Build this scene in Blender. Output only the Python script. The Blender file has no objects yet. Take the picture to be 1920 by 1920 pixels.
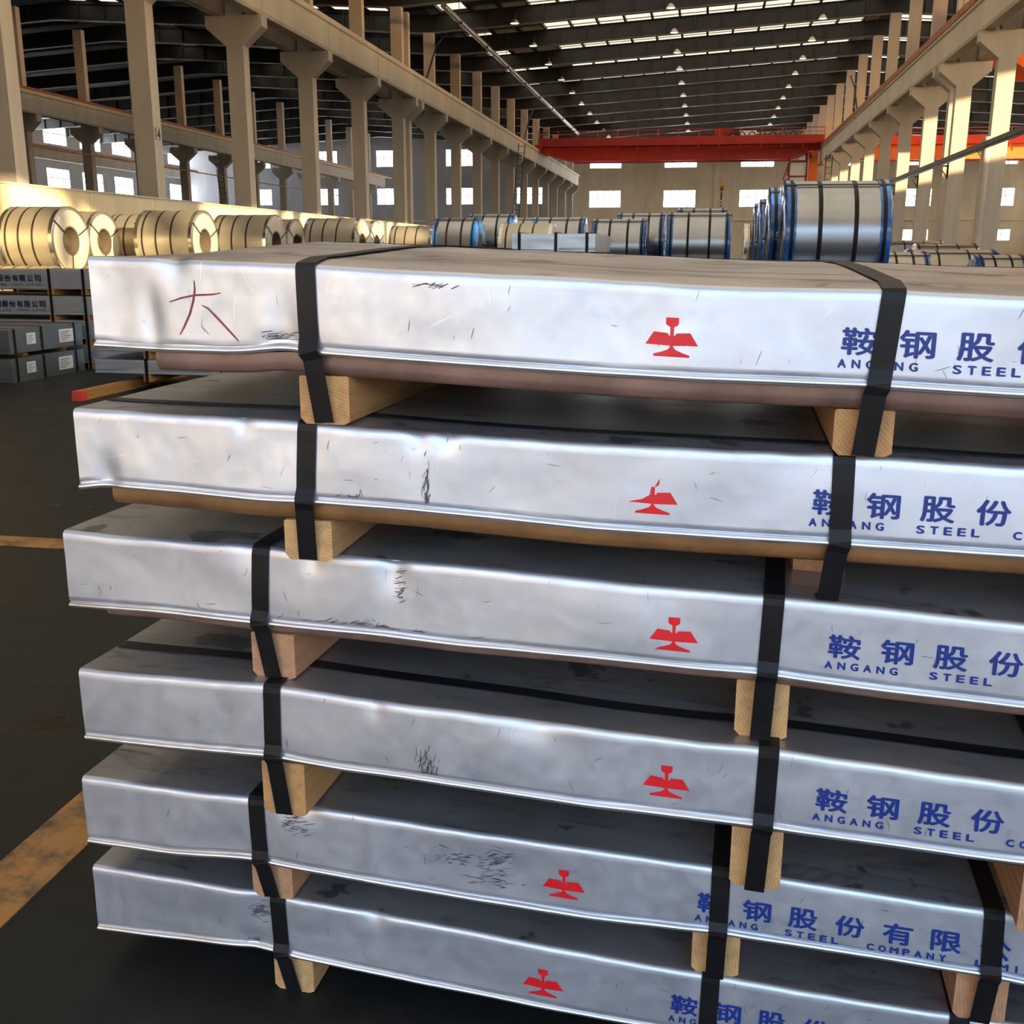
import bpy, bmesh, math, random
from mathutils import Vector, Matrix, noise

random.seed(7)
S = bpy.context.scene
COL = S.collection
EYE = 1.485                      # height of the lens above the floor

# ------------------------------------------------------------------ camera
cam_d = bpy.data.cameras.new('camera')
cam = bpy.data.objects.new('camera', cam_d)
COL.objects.link(cam)
S.camera = cam
cam_d.sensor_width = 36.0
cam_d.lens = 36.0 * 1958.4 / 1920.0
cam_d.clip_start = 0.05
cam_d.clip_end = 1000
YAW, PITCH, ROLL = 0.1773, 0.2421, 0.0034
fw = Vector((-math.sin(YAW) * math.cos(PITCH), math.cos(YAW) * math.cos(PITCH), -math.sin(PITCH)))
rt = Vector((math.cos(YAW), math.sin(YAW), 0))
up = rt.cross(fw)
r2 = math.cos(ROLL) * rt + math.sin(ROLL) * up
u2 = -math.sin(ROLL) * rt + math.cos(ROLL) * up
cam.matrix_world = Matrix(((r2.x, u2.x, -fw.x, 0), (r2.y, u2.y, -fw.y, 0), (r2.z, u2.z, -fw.z, EYE), (0, 0, 0, 1)))

# ------------------------------------------------------------------ light
S.view_settings.view_transform = 'Standard'
S.view_settings.look = 'None'
S.view_settings.gamma = 1.0
S.view_settings.use_curve_mapping = False
S.view_settings.exposure = 1.5
SKY_STRENGTH = 0.52
SUN_STRENGTH = 7.0
SKYLIGHT_EMIT = 0.43
WINDOW_EMIT = 6.0

world = bpy.data.worlds.new('evening_sky')
S.world = world
world.use_nodes = True
wn = world.node_tree.nodes
wl = world.node_tree.links
wn.clear()
sky = wn.new('ShaderNodeTexSky')
sky.sky_type = 'NISHITA'
sky.sun_disc = False
sky.sun_elevation = math.radians(9.5)
sky.sun_rotation = math.radians(120)
sky.air_density = 1.0
sky.dust_density = 0.6
sky.ozone_density = 2.5
bg = wn.new('ShaderNodeBackground')
bg.inputs[1].default_value = SKY_STRENGTH
wo = wn.new('ShaderNodeOutputWorld')
tint = wn.new('ShaderNodeMix')
tint.data_type = 'RGBA'
tint.blend_type = 'MULTIPLY'
tint.inputs[0].default_value = 1.0
tint.inputs[7].default_value = (1.06, 0.96, 0.93, 1)     # camera white balance of the daylight
wl.new(sky.outputs[0], tint.inputs[6])
wl.new(tint.outputs[2], bg.inputs[0])
wl.new(bg.outputs[0], wo.inputs[0])

sun_d = bpy.data.lights.new('low_sun', 'SUN')
sun_d.energy = SUN_STRENGTH
sun_d.color = (1.0, 0.73, 0.38)
sun_d.angle = math.radians(0.6)
sun = bpy.data.objects.new('low_sun', sun_d)
COL.objects.link(sun)
SUN_DIR = Vector((-0.850, 0.527, -0.160)).normalized()
sun.rotation_euler = SUN_DIR.to_track_quat('-Z', 'Y').to_euler()
sun.location = (60, -20, 20)


# ------------------------------------------------------------------ helpers
class MB:
    """collects faces, builds one mesh object"""

    def __init__(self):
        self.v, self.f, self.m = [], [], []

    def face(self, pts, mi=0):
        n = len(self.v)
        self.v += [tuple(p) for p in pts]
        self.f.append(tuple(range(n, n + len(pts))))
        self.m.append(mi)

    def box(self, x0, x1, y0, y1, z0, z1, mi=0):
        n = len(self.v)
        self.v += [(x0, y0, z0), (x1, y0, z0), (x1, y1, z0), (x0, y1, z0), (x0, y0, z1), (x1, y0, z1), (x1, y1, z1), (x0, y1, z1)]
        for q in ((0, 3, 2, 1), (4, 5, 6, 7), (0, 1, 5, 4), (1, 2, 6, 5), (2, 3, 7, 6), (3, 0, 4, 7)):
            self.f.append(tuple(n + k for k in q))
            self.m.append(mi)
        return self

    def prism(self, poly, a, b, axis='y', mi=0):
        """extrude a 2D polygon between a and b along axis; the polygon is (x,z) for y, (y,z) for x, (x,y) for z"""
        def P(p, t):
            return (p[0], t, p[1]) if axis == 'y' else ((t, p[0], p[1]) if axis == 'x' else (p[0], p[1], t))
        n = len(self.v)
        k = len(poly)
        self.v += [P(p, a) for p in poly] + [P(p, b) for p in poly]
        self.f += [tuple(n + i for i in range(k)), tuple(n + k + i for i in reversed(range(k)))]
        self.m += [mi, mi]
        for i in range(k):
            j = (i + 1) % k
            self.f.append((n + i, n + k + i, n + k + j, n + j))
            self.m.append(mi)
        return self

    def tube(self, pts, r, seg=8, mi=0):
        pts = [Vector(p) for p in pts]
        rings = []
        for i, p in enumerate(pts):
            t = (pts[min(i + 1, len(pts) - 1)] - pts[max(i - 1, 0)]).normalized()
            a = t.cross(Vector((0, 0, 1)))
            if a.length < 1e-3:
                a = t.cross(Vector((0, 1, 0)))
            a.normalize()
            b = t.cross(a)
            n = len(self.v)
            self.v += [tuple(p + r * (math.cos(2 * math.pi * k / seg) * a + math.sin(2 * math.pi * k / seg) * b)) for k in range(seg)]
            rings.append(n)
        for n0, n1 in zip(rings, rings[1:]):
            for k in range(seg):
                self.f.append((n0 + k, n0 + (k + 1) % seg, n1 + (k + 1) % seg, n1 + k))
                self.m.append(mi)
        self.f += [tuple(rings[0] + k for k in reversed(range(seg))), tuple(rings[-1] + k for k in range(seg))]
        self.m += [mi, mi]
        return self

    def lathe(self, prof, seg=48, axis='x', closed=False, mi=0):
        """profile of (t along axis, radius)"""
        n = len(self.v)
        k = len(prof)
        for s in range(seg):
            c, d = math.cos(2 * math.pi * s / seg), math.sin(2 * math.pi * s / seg)
            for t, r in prof:
                self.v.append((t, r * c, r * d) if axis == 'x' else (r * c, r * d, t))
        for s in range(seg):
            a, b = n + s * k, n + ((s + 1) % seg) * k
            for i in range(k if closed else k - 1):
                j = (i + 1) % k
                self.f.append((a + i, a + j, b + j, b + i))
                self.m.append(mi)
        return self

    def mesh(self, name, mats, smooth=False, sharp=38):
        me = bpy.data.meshes.new(name)
        me.from_pydata(self.v, [], self.f)
        for m in (mats if isinstance(mats, (list, tuple)) else [mats]):
            me.materials.append(m)
        me.polygons.foreach_set('material_index', self.m)
        bm = bmesh.new()
        bm.from_mesh(me)
        bmesh.ops.recalc_face_normals(bm, faces=bm.faces)
        bm.to_mesh(me)
        bm.free()
        if smooth:
            me.shade_smooth()
            me.set_sharp_from_angle(angle=math.radians(sharp))
        me.update()
        return me

    def obj(self, name, mats, parent=None, smooth=False, sharp=38):
        return link(name, self.mesh(name, mats, smooth, sharp), parent)


def link(name, me, parent=None):
    o = bpy.data.objects.new(name, me)
    COL.objects.link(o)
    o.parent = parent
    return o


def tag(o, label, cat=None, group=None, kind=None):
    o['label'] = label
    if cat:
        o['category'] = cat
    if group:
        o['group'] = group
    if kind:
        o['kind'] = kind
    return o


def thing(name, label, cat, loc=(0, 0, 0), rz=0.0, group=None, kind=None):
    o = bpy.data.objects.new(name, None)
    o.empty_display_size = 0.1
    COL.objects.link(o)
    o.location = loc
    o.rotation_euler = (0, 0, rz)
    return tag(o, label, cat, group, kind)


def dup(root, loc, rz=0.0, label=None, group=None):
    r = root.copy()
    COL.objects.link(r)
    r.location = loc
    r.rotation_euler = (0, 0, rz)
    if label:
        r['label'] = label
    if group:
        r['group'] = group
    for ch in list(root.children):
        c = ch.copy()
        COL.objects.link(c)
        c.parent = r
        for g in list(ch.children):
            d = g.copy()
            COL.objects.link(d)
            d.parent = c
    return r


def lerp_table(tab, x):
    if x <= tab[0][0]:
        return tab[0][1]
    for (a, va), (b, vb) in zip(tab, tab[1:]):
        if x <= b:
            t = (x - a) / (b - a)
            return va + (vb - va) * t
    a, va = tab[-2]
    b, vb = tab[-1]
    return vb


def smooth_table(tab, x, w=0.03):
    return sum(lerp_table(tab, x + k * w / 2) for k in (-2, -1, 0, 1, 2)) / 5


def sstep(a, b, x):
    t = min(1, max(0, (x - a) / (b - a)))
    return t * t * (3 - 2 * t)


# ------------------------------------------------------------------ materials
def newmat(name):
    m = bpy.data.materials.new(name)
    m.use_nodes = True
    nt = m.node_tree
    b = nt.nodes['Principled BSDF']
    return m, nt, b


def N(nt, kind, **kw):
    n = nt.nodes.new(kind)
    for k, v in kw.items():
        if k in n.inputs:
            n.inputs[k].default_value = v
        else:
            setattr(n, k, v)
    return n


def coords(nt, scale=(1, 1, 1), rot=(0, 0, 0), kind='Object'):
    t = N(nt, 'ShaderNodeTexCoord')
    m = N(nt, 'ShaderNodeMapping')
    m.inputs['Scale'].default_value = scale
    m.inputs['Rotation'].default_value = rot
    nt.links.new(t.outputs[kind], m.inputs[0])
    return m.outputs[0]


def noise_tex(nt, vec, scale, detail=4, rough=0.55, dist=0.0):
    n = N(nt, 'ShaderNodeTexNoise')
    n.inputs['Scale'].default_value = scale
    n.inputs['Detail'].default_value = detail
    n.inputs['Roughness'].default_value = rough
    n.inputs['Distortion'].default_value = dist
    nt.links.new(vec, n.inputs['Vector'])
    return n.outputs[0]


def ramp(nt, fac, stops):
    r = N(nt, 'ShaderNodeValToRGB')
    e = r.color_ramp.elements
    while len(e) > len(stops):
        e.remove(e[-1])
    while len(e) < len(stops):
        e.new(0.5)
    for k, (p, c) in enumerate(stops):
        e[k].position = p
        e[k].color = (c[0], c[1], c[2], 1) if isinstance(c, (tuple, list)) else (c, c, c, 1)
    nt.links.new(fac, r.inputs[0])
    return r.outputs[0]


def mixc(nt, fac, a, b, mode='MIX'):
    m = N(nt, 'ShaderNodeMix', data_type='RGBA', blend_type=mode)
    for sock, val in ((0, fac), (6, a), (7, b)):
        if hasattr(val, 'is_output'):
            nt.links.new(val, m.inputs[sock])
        elif sock == 0:
            m.inputs[0].default_value = val
        else:
            m.inputs[sock].default_value = (val[0], val[1], val[2], 1)
    return m.outputs[2]


def bump(nt, b, height, strength=0.2, dist=0.01):
    n = N(nt, 'ShaderNodeBump')
    n.inputs['Strength'].default_value = strength
    n.inputs['Distance'].default_value = dist
    nt.links.new(height, n.inputs['Height'])
    nt.links.new(n.outputs[0], b.inputs['Normal'])


def plain(name, col, rough=0.6, metal=0.0, var=0.12, scale=6.0, bmp=0.0, coat=0.0):
    m, nt, b = newmat(name)
    v = coords(nt)
    n = noise_tex(nt, v, scale)
    lo = tuple(c * (1 - var) for c in col)
    hi = tuple(min(1, c * (1 + var)) for c in col)
    nt.links.new(ramp(nt, n, [(0.3, lo), (0.7, hi)]), b.inputs['Base Color'])
    b.inputs['Roughness'].default_value = rough
    b.inputs['Metallic'].default_value = metal
    if coat:
        b.inputs['Coat Weight'].default_value = coat
        b.inputs['Coat Roughness'].default_value = 0.08
    if bmp:
        bump(nt, b, noise_tex(nt, v, scale * 8), bmp, 0.005)
    return m


def emit(name, col, strength):
    m, nt, b = newmat(name)
    b.inputs['Base Color'].default_value = (*[c * 0.8 for c in col], 1)
    b.inputs['Roughness'].default_value = 0.3
    v = coords(nt)
    n = noise_tex(nt, v, 0.7, 2)
    c = ramp(nt, n, [(0.3, tuple(x * 0.92 for x in col)), (0.7, col)])
    nt.links.new(c, b.inputs['Emission Color'])
    b.inputs['Emission Strength'].default_value = strength
    return m


def zinc(name, base=(0.61, 0.645, 0.705), rough=0.43, metal=0.82, dirt=0.5, tint=(0.13, 0.12, 0.11), bmp=0.10):
    """galvanised sheet: fine brushed grain along the length, smudges, scuffs"""
    m, nt, b = newmat(name)
    v = coords(nt)
    grain = noise_tex(nt, coords(nt, (3, 3, 420)), 1.0, 3)
    cloud = noise_tex(nt, v, 3.2, 5)
    fine = noise_tex(nt, v, 26, 5, 0.65)
    lo = tuple(c * 0.84 for c in base)
    hi = tuple(min(1, c * 1.1) for c in base)
    c1 = ramp(nt, grain, [(0.3, tuple(c * 0.95 for c in base)), (0.7, tuple(min(1, c * 1.04) for c in base))])
    c2 = mixc(nt, 0.6, c1, ramp(nt, cloud, [(0.3, lo), (0.7, hi)]))
    # dark rubbed specks gathered where the cloud noise is high
    gate = ramp(nt, noise_tex(nt, coords(nt, (1.1, 1, 2.2)), 2.6, 3), [(0.56, 0.0), (0.74, 1.0)])
    spk = ramp(nt, noise_tex(nt, coords(nt, (18, 18, 55), (0, 0.35, 0)), 1.6, 6, 0.7), [(0.60, 0.0), (0.72, 1.0)])
    mul = N(nt, 'ShaderNodeMath', operation='MULTIPLY')
    nt.links.new(gate, mul.inputs[0])
    nt.links.new(spk, mul.inputs[1])
    mul2 = N(nt, 'ShaderNodeMath', operation='MULTIPLY')
    nt.links.new(mul.outputs[0], mul2.inputs[0])
    mul2.inputs[1].default_value = dirt
    c3 = mixc(nt, mul2.outputs[0], c2, tint)
    nt.links.new(c3, b.inputs['Base Color'])
    b.inputs['Metallic'].default_value = metal
    rr = ramp(nt, fine, [(0.3, rough * 0.88), (0.75, min(1, rough * 1.25))])
    nt.links.new(rr, b.inputs['Roughness'])
    if bmp:
        bump(nt, b, cloud, bmp, 0.02)
    return m


def oily_top(name, base, rough):
    """flat cover sheet with oil film, dark smears and wet spots"""
    m, nt, b = newmat(name)
    v = coords(nt)
    cloud = noise_tex(nt, coords(nt, (1, 2.2, 1)), 3.0, 6, 0.6)
    smear = noise_tex(nt, coords(nt, (2.2, 8, 1), (0, 0, 0.25)), 2.0, 5, 0.7, 0.8)
    spot = ramp(nt, noise_tex(nt, v, 9, 3), [(0.63, 0.0), (0.67, 1.0)])
    c = ramp(nt, cloud, [(0.3, tuple(x * 0.7 for x in base)), (0.7, tuple(x * 1.2 for x in base))])
    c = mixc(nt, ramp(nt, smear, [(0.54, 0.0), (0.72, 0.75)]), c, tuple(x * 0.22 for x in base))
    c = mixc(nt, spot, c, tuple(x * 0.4 for x in base))
    nt.links.new(c, b.inputs['Base Color'])
    b.inputs['Metallic'].default_value = 0.75
    rr = ramp(nt, smear, [(0.35, rough), (0.75, rough * 0.65)])
    nt.links.new(rr, b.inputs['Roughness'])
    bump(nt, b, noise_tex(nt, v, 14, 3), 0.06, 0.01)
    return m


def wood(name, col, along='y'):
    m, nt, b = newmat(name)
    sc = {'y': (26, 1.6, 26), 'x': (1.6, 26, 26)}[along]
    g = noise_tex(nt, coords(nt, sc), 1.4, 5, 0.6, 0.6)
    w = N(nt, 'ShaderNodeTexWave', wave_type='RINGS', rings_direction='Y' if along == 'y' else 'X')
    w.inputs['Scale'].default_value = 55
    w.inputs['Distortion'].default_value = 3.0
    w.inputs['Detail'].default_value = 2
    nt.links.new(coords(nt), w.inputs[0])
    c = ramp(nt, g, [(0.25, tuple(x * 0.55 for x in col)), (0.55, col), (0.8, tuple(min(1, x * 1.2) for x in col))])
    c = mixc(nt, 0.28, c, ramp(nt, w.outputs[1], [(0.3, tuple(x * 0.6 for x in col)), (0.7, tuple(min(1, x * 1.15) for x in col))]))
    nt.links.new(c, b.inputs['Base Color'])
    b.inputs['Roughness'].default_value = 0.8
    bump(nt, b, g, 0.3, 0.004)
    return m


def concrete_paint(name, col, rough=0.75, streak=0.25):
    m, nt, b = newmat(name)
    a = noise_tex(nt, coords(nt, (1, 1, 0.25)), 1.1, 5, 0.6)
    s = noise_tex(nt, coords(nt, (4, 4, 0.12)), 1.0, 4, 0.6)
    c = ramp(nt, a, [(0.3, tuple(x * 0.86 for x in col)), (0.7, tuple(min(1, x * 1.06) for x in col))])
    c = mixc(nt, ramp(nt, s, [(0.5, 0.0), (0.75, streak)]), c, tuple(x * 0.62 for x in col))
    nt.links.new(c, b.inputs['Base Color'])
    b.inputs['Roughness'].default_value = rough
    bump(nt, b, noise_tex(nt, coords(nt), 12, 5), 0.12, 0.01)
    return m


M = {}
M['zinc'] = zinc('galvanised_sheet')
M['zinc_grey'] = zinc('galvanised_sheet_grey', (0.23, 0.25, 0.25), 0.42, 0.8)
M['lip'] = zinc('folded_zinc_lip', (0.72, 0.74, 0.78), 0.32, 0.95, 0.25)
M['top1'] = oily_top('cover_top_brownish', (0.46, 0.41, 0.38), 0.42)
M['top'] = oily_top('cover_top_oily', (0.40, 0.39, 0.38), 0.40)
M['strap'] = plain('black_steel_strap', (0.008, 0.0075, 0.008), 0.46, 0.0, 0.35, 20)
M['strap'].node_tree.nodes['Principled BSDF'].inputs['Specular IOR Level'].default_value = 0.22
M['strap_thin'] = plain('dark_band', (0.030, 0.026, 0.022), 0.4, 0.4, 0.3, 20)
M['wood'] = wood('pine_bearer', (0.50, 0.265, 0.095))
M['wood_pale'] = wood('pale_pine_bearer', (0.56, 0.325, 0.13))
M['wood_red'] = wood('reddish_pine_bearer', (0.46, 0.24, 0.12))
M['wood_orange'] = wood('orange_timber', (0.42, 0.20, 0.05))
M['red_paint'] = plain('red_paint_end', (0.65, 0.06, 0.03), 0.6)
M['tube_brown'] = plain('brown_primed_tube', (0.20, 0.115, 0.085), 0.42, 0.15, 0.35, 9)
M['tube_rust'] = plain('rust_brown_tube', (0.22, 0.105, 0.035), 0.38, 0.1, 0.35, 9)
M['tube_dark'] = plain('dark_tube', (0.06, 0.055, 0.045), 0.5, 0.3, 0.3, 9)
M['sheets'] = plain('stacked_steel_sheets', (0.10, 0.10, 0.10), 0.5, 0.8, 0.3, 30)
M['red_print'] = plain('red_print', (0.66, 0.006, 0.012), 0.5, 0.0, 0.08, 30)
M['blue_print'] = plain('blue_print', (0.004, 0.026, 0.20), 0.5, 0.0, 0.1, 30)
M['crayon'] = plain('red_crayon', (0.22, 0.05, 0.055), 0.7, 0.0, 0.3, 120)
M['scratch_dark'] = plain('dark_scuffs', (0.07, 0.07, 0.08), 0.6, 0.2, 0.3, 60)
M['scratch_light'] = plain('bright_scratches', (0.9, 0.9, 0.92), 0.3, 0.7, 0.05, 60)
M['paper'] = plain('label_paper', (0.75, 0.74, 0.72), 0.7, 0, 0.05)
M['ink'] = plain('label_ink', (0.08, 0.08, 0.09), 0.7)
M['cream'] = concrete_paint('cream_column_paint', (0.52, 0.465, 0.39))
M['cream_beam'] = concrete_paint('cream_beam_paint', (0.60, 0.525, 0.415))
M['cream_wall'] = concrete_paint('cream_wall_paint', (0.84, 0.72, 0.56), 0.8, 0.15)
M['grey_wall'] = concrete_paint('grey_blue_wall_paint', (0.42, 0.42, 0.45), 0.8, 0.2)
M['low_wall'] = concrete_paint('glossy_cream_panel', (0.72, 0.62, 0.40), 0.28, 0.1)
M['rafter'] = plain('black_painted_steel', (0.020, 0.021, 0.019), 0.55, 0.1, 0.2, 2)
M['flange'] = plain('grey_flange_edge', (0.13, 0.12, 0.10), 0.5, 0.2, 0.2, 2)
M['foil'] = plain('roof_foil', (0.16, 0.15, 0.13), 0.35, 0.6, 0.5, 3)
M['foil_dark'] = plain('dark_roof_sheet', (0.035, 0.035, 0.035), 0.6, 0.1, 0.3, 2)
M['skylight'] = emit('translucent_roof_panel', (1.0, 0.87, 0.68), SKYLIGHT_EMIT)
M['glass'] = emit('daylit_window_pane', (0.93, 0.97, 1.0), WINDOW_EMIT)
M['mullion'] = plain('window_bars', (0.30, 0.31, 0.32), 0.6)
M['rail'] = plain('rusty_rail', (0.36, 0.13, 0.035), 0.6, 0.3, 0.3, 3)
M['crane_red'] = plain('crane_red_paint', (0.60, 0.035, 0.015), 0.45, 0, 0.12, 1.5)
M['crane_dark'] = plain('crane_dark_red_paint', (0.28, 0.015, 0.012), 0.5, 0, 0.15, 1.5)
M['crane_orange'] = plain('crane_orange_paint', (0.78, 0.15, 0.02), 0.45, 0, 0.12, 1.5)
M['yellow'] = plain('yellow_hook_block', (0.55, 0.30, 0.02), 0.5, 0, 0.2, 5)
M['dark'] = plain('dark_machinery', (0.03, 0.03, 0.035), 0.5, 0.3, 0.3, 5)
M['pipe'] = plain('galvanised_pipe', (0.45, 0.41, 0.35), 0.35, 0.8, 0.2, 3)
M['bus'] = plain('bus_bar_dark', (0.10, 0.09, 0.065), 0.6, 0.2, 0.3, 3)
M['lamp_shade'] = plain('lamp_aluminium', (0.45, 0.40, 0.32), 0.35, 0.7, 0.2, 8)
M['lamp_lens'] = emit('lamp_lens', (1.0, 0.88, 0.68), 0.9)
M['coil_silver'] = zinc('coil_wrap_silver', (0.40, 0.41, 0.43), 0.30, 1.0, 0.0, bmp=0)
M['coil_warm'] = zinc('coil_wrap_dull', (0.52, 0.48, 0.40), 0.42, 0.75, 0.25, bmp=0)
M['coil_side'] = zinc('coil_end_disc', (0.70, 0.68, 0.60), 0.36, 0.6, 0.3, bmp=0)
M['rim'] = zinc('coil_rim_steel', (0.62, 0.60, 0.54), 0.2, 0.95, 0.2, bmp=0)
M['blue'] = plain('blue_plastic_cover', (0.012, 0.10, 0.36), 0.22, 0.0, 0.25, 4, 0.0, 0.4)
M['bore'] = plain('coil_bore', (0.16, 0.13, 0.10), 0.5, 0.4, 0.3, 4)
M['film'] = plain('clear_wrap_glints', (0.62, 0.64, 0.66), 0.12, 0.75, 0.2, 8)
M['outside'] = plain('outside_concrete', (0.74, 0.71, 0.66), 0.9, 0, 0.1, 0.6)
M['facade'] = plain('bounce_hall_beige', (0.54, 0.49, 0.42), 0.9, 0, 0.1, 0.5)
M['facade_grey'] = plain('sky_blocker_grey', (0.30, 0.30, 0.31), 0.9, 0, 0.1, 0.5)
M['number'] = plain('black_stencil', (0.05, 0.05, 0.05), 0.7)


def floor_mat():
    m, nt, b = newmat('worn_dark_floor')
    v = coords(nt)
    a = noise_tex(nt, v, 0.55, 6, 0.6)
    f = noise_tex(nt, v, 9, 6, 0.7)
    c = ramp(nt, a, [(0.3, (0.007, 0.0082, 0.0070)), (0.7, (0.012, 0.0132, 0.0116))])
    c = mixc(nt, ramp(nt, f, [(0.5, 0.0), (0.8, 0.6)]), c, (0.022, 0.024, 0.021))
    tyre = noise_tex(nt, coords(nt, (0.5, 7, 1), (0, 0, -0.55)), 1.0, 4, 0.6, 0.3)
    c = mixc(nt, ramp(nt, tyre, [(0.56, 0.0), (0.72, 0.45)]), c, (0.007, 0.008, 0.007))
    spots = noise_tex(nt, coords(nt, (1.2, 2.0, 1)), 2.3, 4, 0.55, 0.4)
    gate = ramp(nt, noise_tex(nt, v, 0.35, 2), [(0.45, 0.0), (0.6, 1.0)])
    wet = N(nt, 'ShaderNodeMath', operation='MULTIPLY')
    nt.links.new(ramp(nt, spots, [(0.62, 0.0), (0.66, 1.0)]), wet.inputs[0])
    nt.links.new(gate, wet.inputs[1])
    c = mixc(nt, wet.outputs[0], c, (0.004, 0.004, 0.004))
    nt.links.new(c, b.inputs['Base Color'])
    r = ramp(nt, a, [(0.3, 0.5), (0.7, 0.68)])
    nt.links.new(mixc(nt, wet.outputs[0], r, (0.15, 0.15, 0.15)), b.inputs['Roughness'])
    b.inputs['Specular IOR Level'].default_value = 0.3
    bump(nt, b, f, 0.12, 0.006)
    return m


def line_mat():
    m, nt, b = newmat('worn_orange_floor_paint')
    v = coords(nt)
    n = noise_tex(nt, v, 7, 6, 0.7)
    c = ramp(nt, n, [(0.38, (0.09, 0.06, 0.03)), (0.55, (0.36, 0.17, 0.045))])
    nt.links.new(c, b.inputs['Base Color'])
    b.inputs['Roughness'].default_value = 0.6
    return m


M['floor'] = floor_mat()
M['line'] = line_mat()

# ------------------------------------------------------------------ the shell
XL, XR = -14.47, 9.16            # hall faces of the two main column rows
XLL = -36.1                      # next row on the left
XOUT_L, XOUT_R = -62.3, 33.5     # outer walls
YB, YF = -4.0, 123.0             # gate wall behind the camera, far wall
tag(MB().box(XOUT_L, XOUT_R, YB, YF, -0.2, 0).obj('floor', M['floor']), 'dark worn concrete floor of the warehouse', kind='structure')
tag(MB().box(-160, 160, -160, YB, -0.25, -0.02).obj('floor_outside', M['outside']), 'pale concrete yard outside the gate', kind='structure')
ln = MB().box(-1.67, -1.50, 0.2, 4.69, 0, 0.004)
tag(ln.obj('trim_1', M['line']), 'worn orange floor stripe running beside the big pack stack', kind='structure')
tag(MB().box(-13.5, -1.50, 4.69, 4.86, 0, 0.004).obj('trim_2', M['line']), 'worn orange floor stripe crossing the bare floor', kind='structure')

# roof height of the underside of the rafters
RP = [(XOUT_L, 12.5), (XLL, 14.0), (-14.74, 12.64), (9.4, 14.04), (XOUT_R, 12.5)]


def zroof(x):
    return lerp_table(RP, x)


# walls
def wall_with_holes_y(mb, x0, x1, z0, z1, y, th, holes):
    """wall in the XZ plane at y..y+th; holes = (x0,x1,z0,z1)"""
    xs = sorted({x0, x1, *[h[0] for h in holes], *[h[1] for h in holes]})
    for a, b in zip(xs, xs[1:]):
        zz = sorted([(h[2], h[3]) for h in holes if h[0] <= a + 1e-6 and h[1] >= b - 1e-6])
        z = z0
        for h0, h1 in zz:
            if h0 > z:
                mb.box(a, b, y, y + th, z, h0)
            z = h1
        if z < z1:
            mb.box(a, b, y, y + th, z, z1)


def wall_with_holes_x(mb, y0, y1, z0, z1, x, th, holes):
    ys = sorted({y0, y1, *[h[0] for h in holes], *[h[1] for h in holes]})
    for a, b in zip(ys, ys[1:]):
        zz = sorted([(h[2], h[3]) for h in holes if h[0] <= a + 1e-6 and h[1] >= b - 1e-6])
        z = z0
        for h0, h1 in zz:
            if h0 > z:
                mb.box(x, x + th, a, b, z, h0)
            z = h1
        if z < z1:
            mb.box(x, x + th, a, b, z, z1)


win_n = 0
pane_cache = {}


def window_unit(w, h, cols, rows, axis, loc, label):
    """frame, mullions and single panes; axis is the direction of its width"""
    global win_n
    win_n += 1
    t = thing('window_%d' % win_n, label, None, loc, 0 if axis == 'x' else math.pi / 2, kind='structure')
    key = (round(w, 2), round(h, 2), cols, rows)
    pw = w / cols
    ph = [h * 0.42, h * 0.58] if rows == 2 else [h / rows] * rows
    if key not in pane_cache:
        fr = MB()
        fr.box(-w / 2, w / 2, -0.03, 0.03, 0, 0.05).box(-w / 2, w / 2, -0.03, 0.03, h - 0.05, h)
        fr.box(-w / 2, -w / 2 + 0.05, -0.03, 0.03, 0, h).box(w / 2 - 0.05, w / 2, -0.03, 0.03, 0, h)
        for c in range(1, cols):
            fr.box(-w / 2 + c * pw - 0.045, -w / 2 + c * pw + 0.045, -0.03, 0.03, 0, h)
        z = h
        for r in range(rows - 1):
            z -= ph[r]
            fr.box(-w / 2, w / 2, -0.03, 0.03, z - 0.045, z + 0.045)
        panes = []
        for r in range(rows):
            panes.append(MB().box(-pw / 2 + 0.01, pw / 2 - 0.01, 0.02, 0.035, -ph[r] / 2 + 0.01, ph[r] / 2 - 0.01).mesh('pane', M['glass']))
        pane_cache[key] = (fr.mesh('window_frame', M['mullion']), panes)
    fm, panes = pane_cache[key]
    link('window_frame', fm, t)
    z = h
    for r in range(rows):
        for c in range(cols):
            p = link('pane', panes[r], t)
            p.location = (-w / 2 + (c + 0.5) * pw, 0, z - ph[r] / 2)
        z -= ph[r]
    return t


far_x = [-11.5 + 8.32 * k for k in range(-5, 6)]
far_rows = [(3.05, 1.2), (6.62, 1.85), (10.85, 1.85)]
holes = []
for x in far_x:
    for row, (z, h) in enumerate(far_rows):
        if row == 0 and x < 10:
            continue
        if x < -16.5:
            z += 0.42
        holes.append((x - 1.78, x + 1.78, z, z + h))
        window_unit(3.56, h, 4, 2 if h > 1.5 else 1, 'x', (x, YF + 0.1, z),
                    'bright window of the %s row in the far end wall' % ('lowest', 'middle', 'top')[row])
fw_m = MB()
wall_with_holes_y(fw_m, -16.5, XOUT_R, 0, 15.2, YF, 0.3, [h for h in holes if h[1] > -16.5])
tag(fw_m.obj('wall_far', M['cream_wall']), 'cream end wall with rows of bright windows', kind='structure')
fw_m = MB()
wall_with_holes_y(fw_m, XOUT_L, -16.5, 0, 15.2, YF, 0.3, [h for h in holes if h[1] < -16.5])
tag(fw_m.obj('wall_far_left_bay', M['grey_wall']), 'grey end wall of the left bays with bright windows', kind='structure')
for k, x in enumerate((-9.0 + 1.7, -0.4 + 1.2, 9.6)):
    tag(MB().box(x - 0.22, x + 0.22, YF - 0.25, YF, 0, 15).obj('trim_%d' % (3 + k), M['cream_wall']), 'flat cream pier standing against the far end wall', kind='structure')
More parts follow.
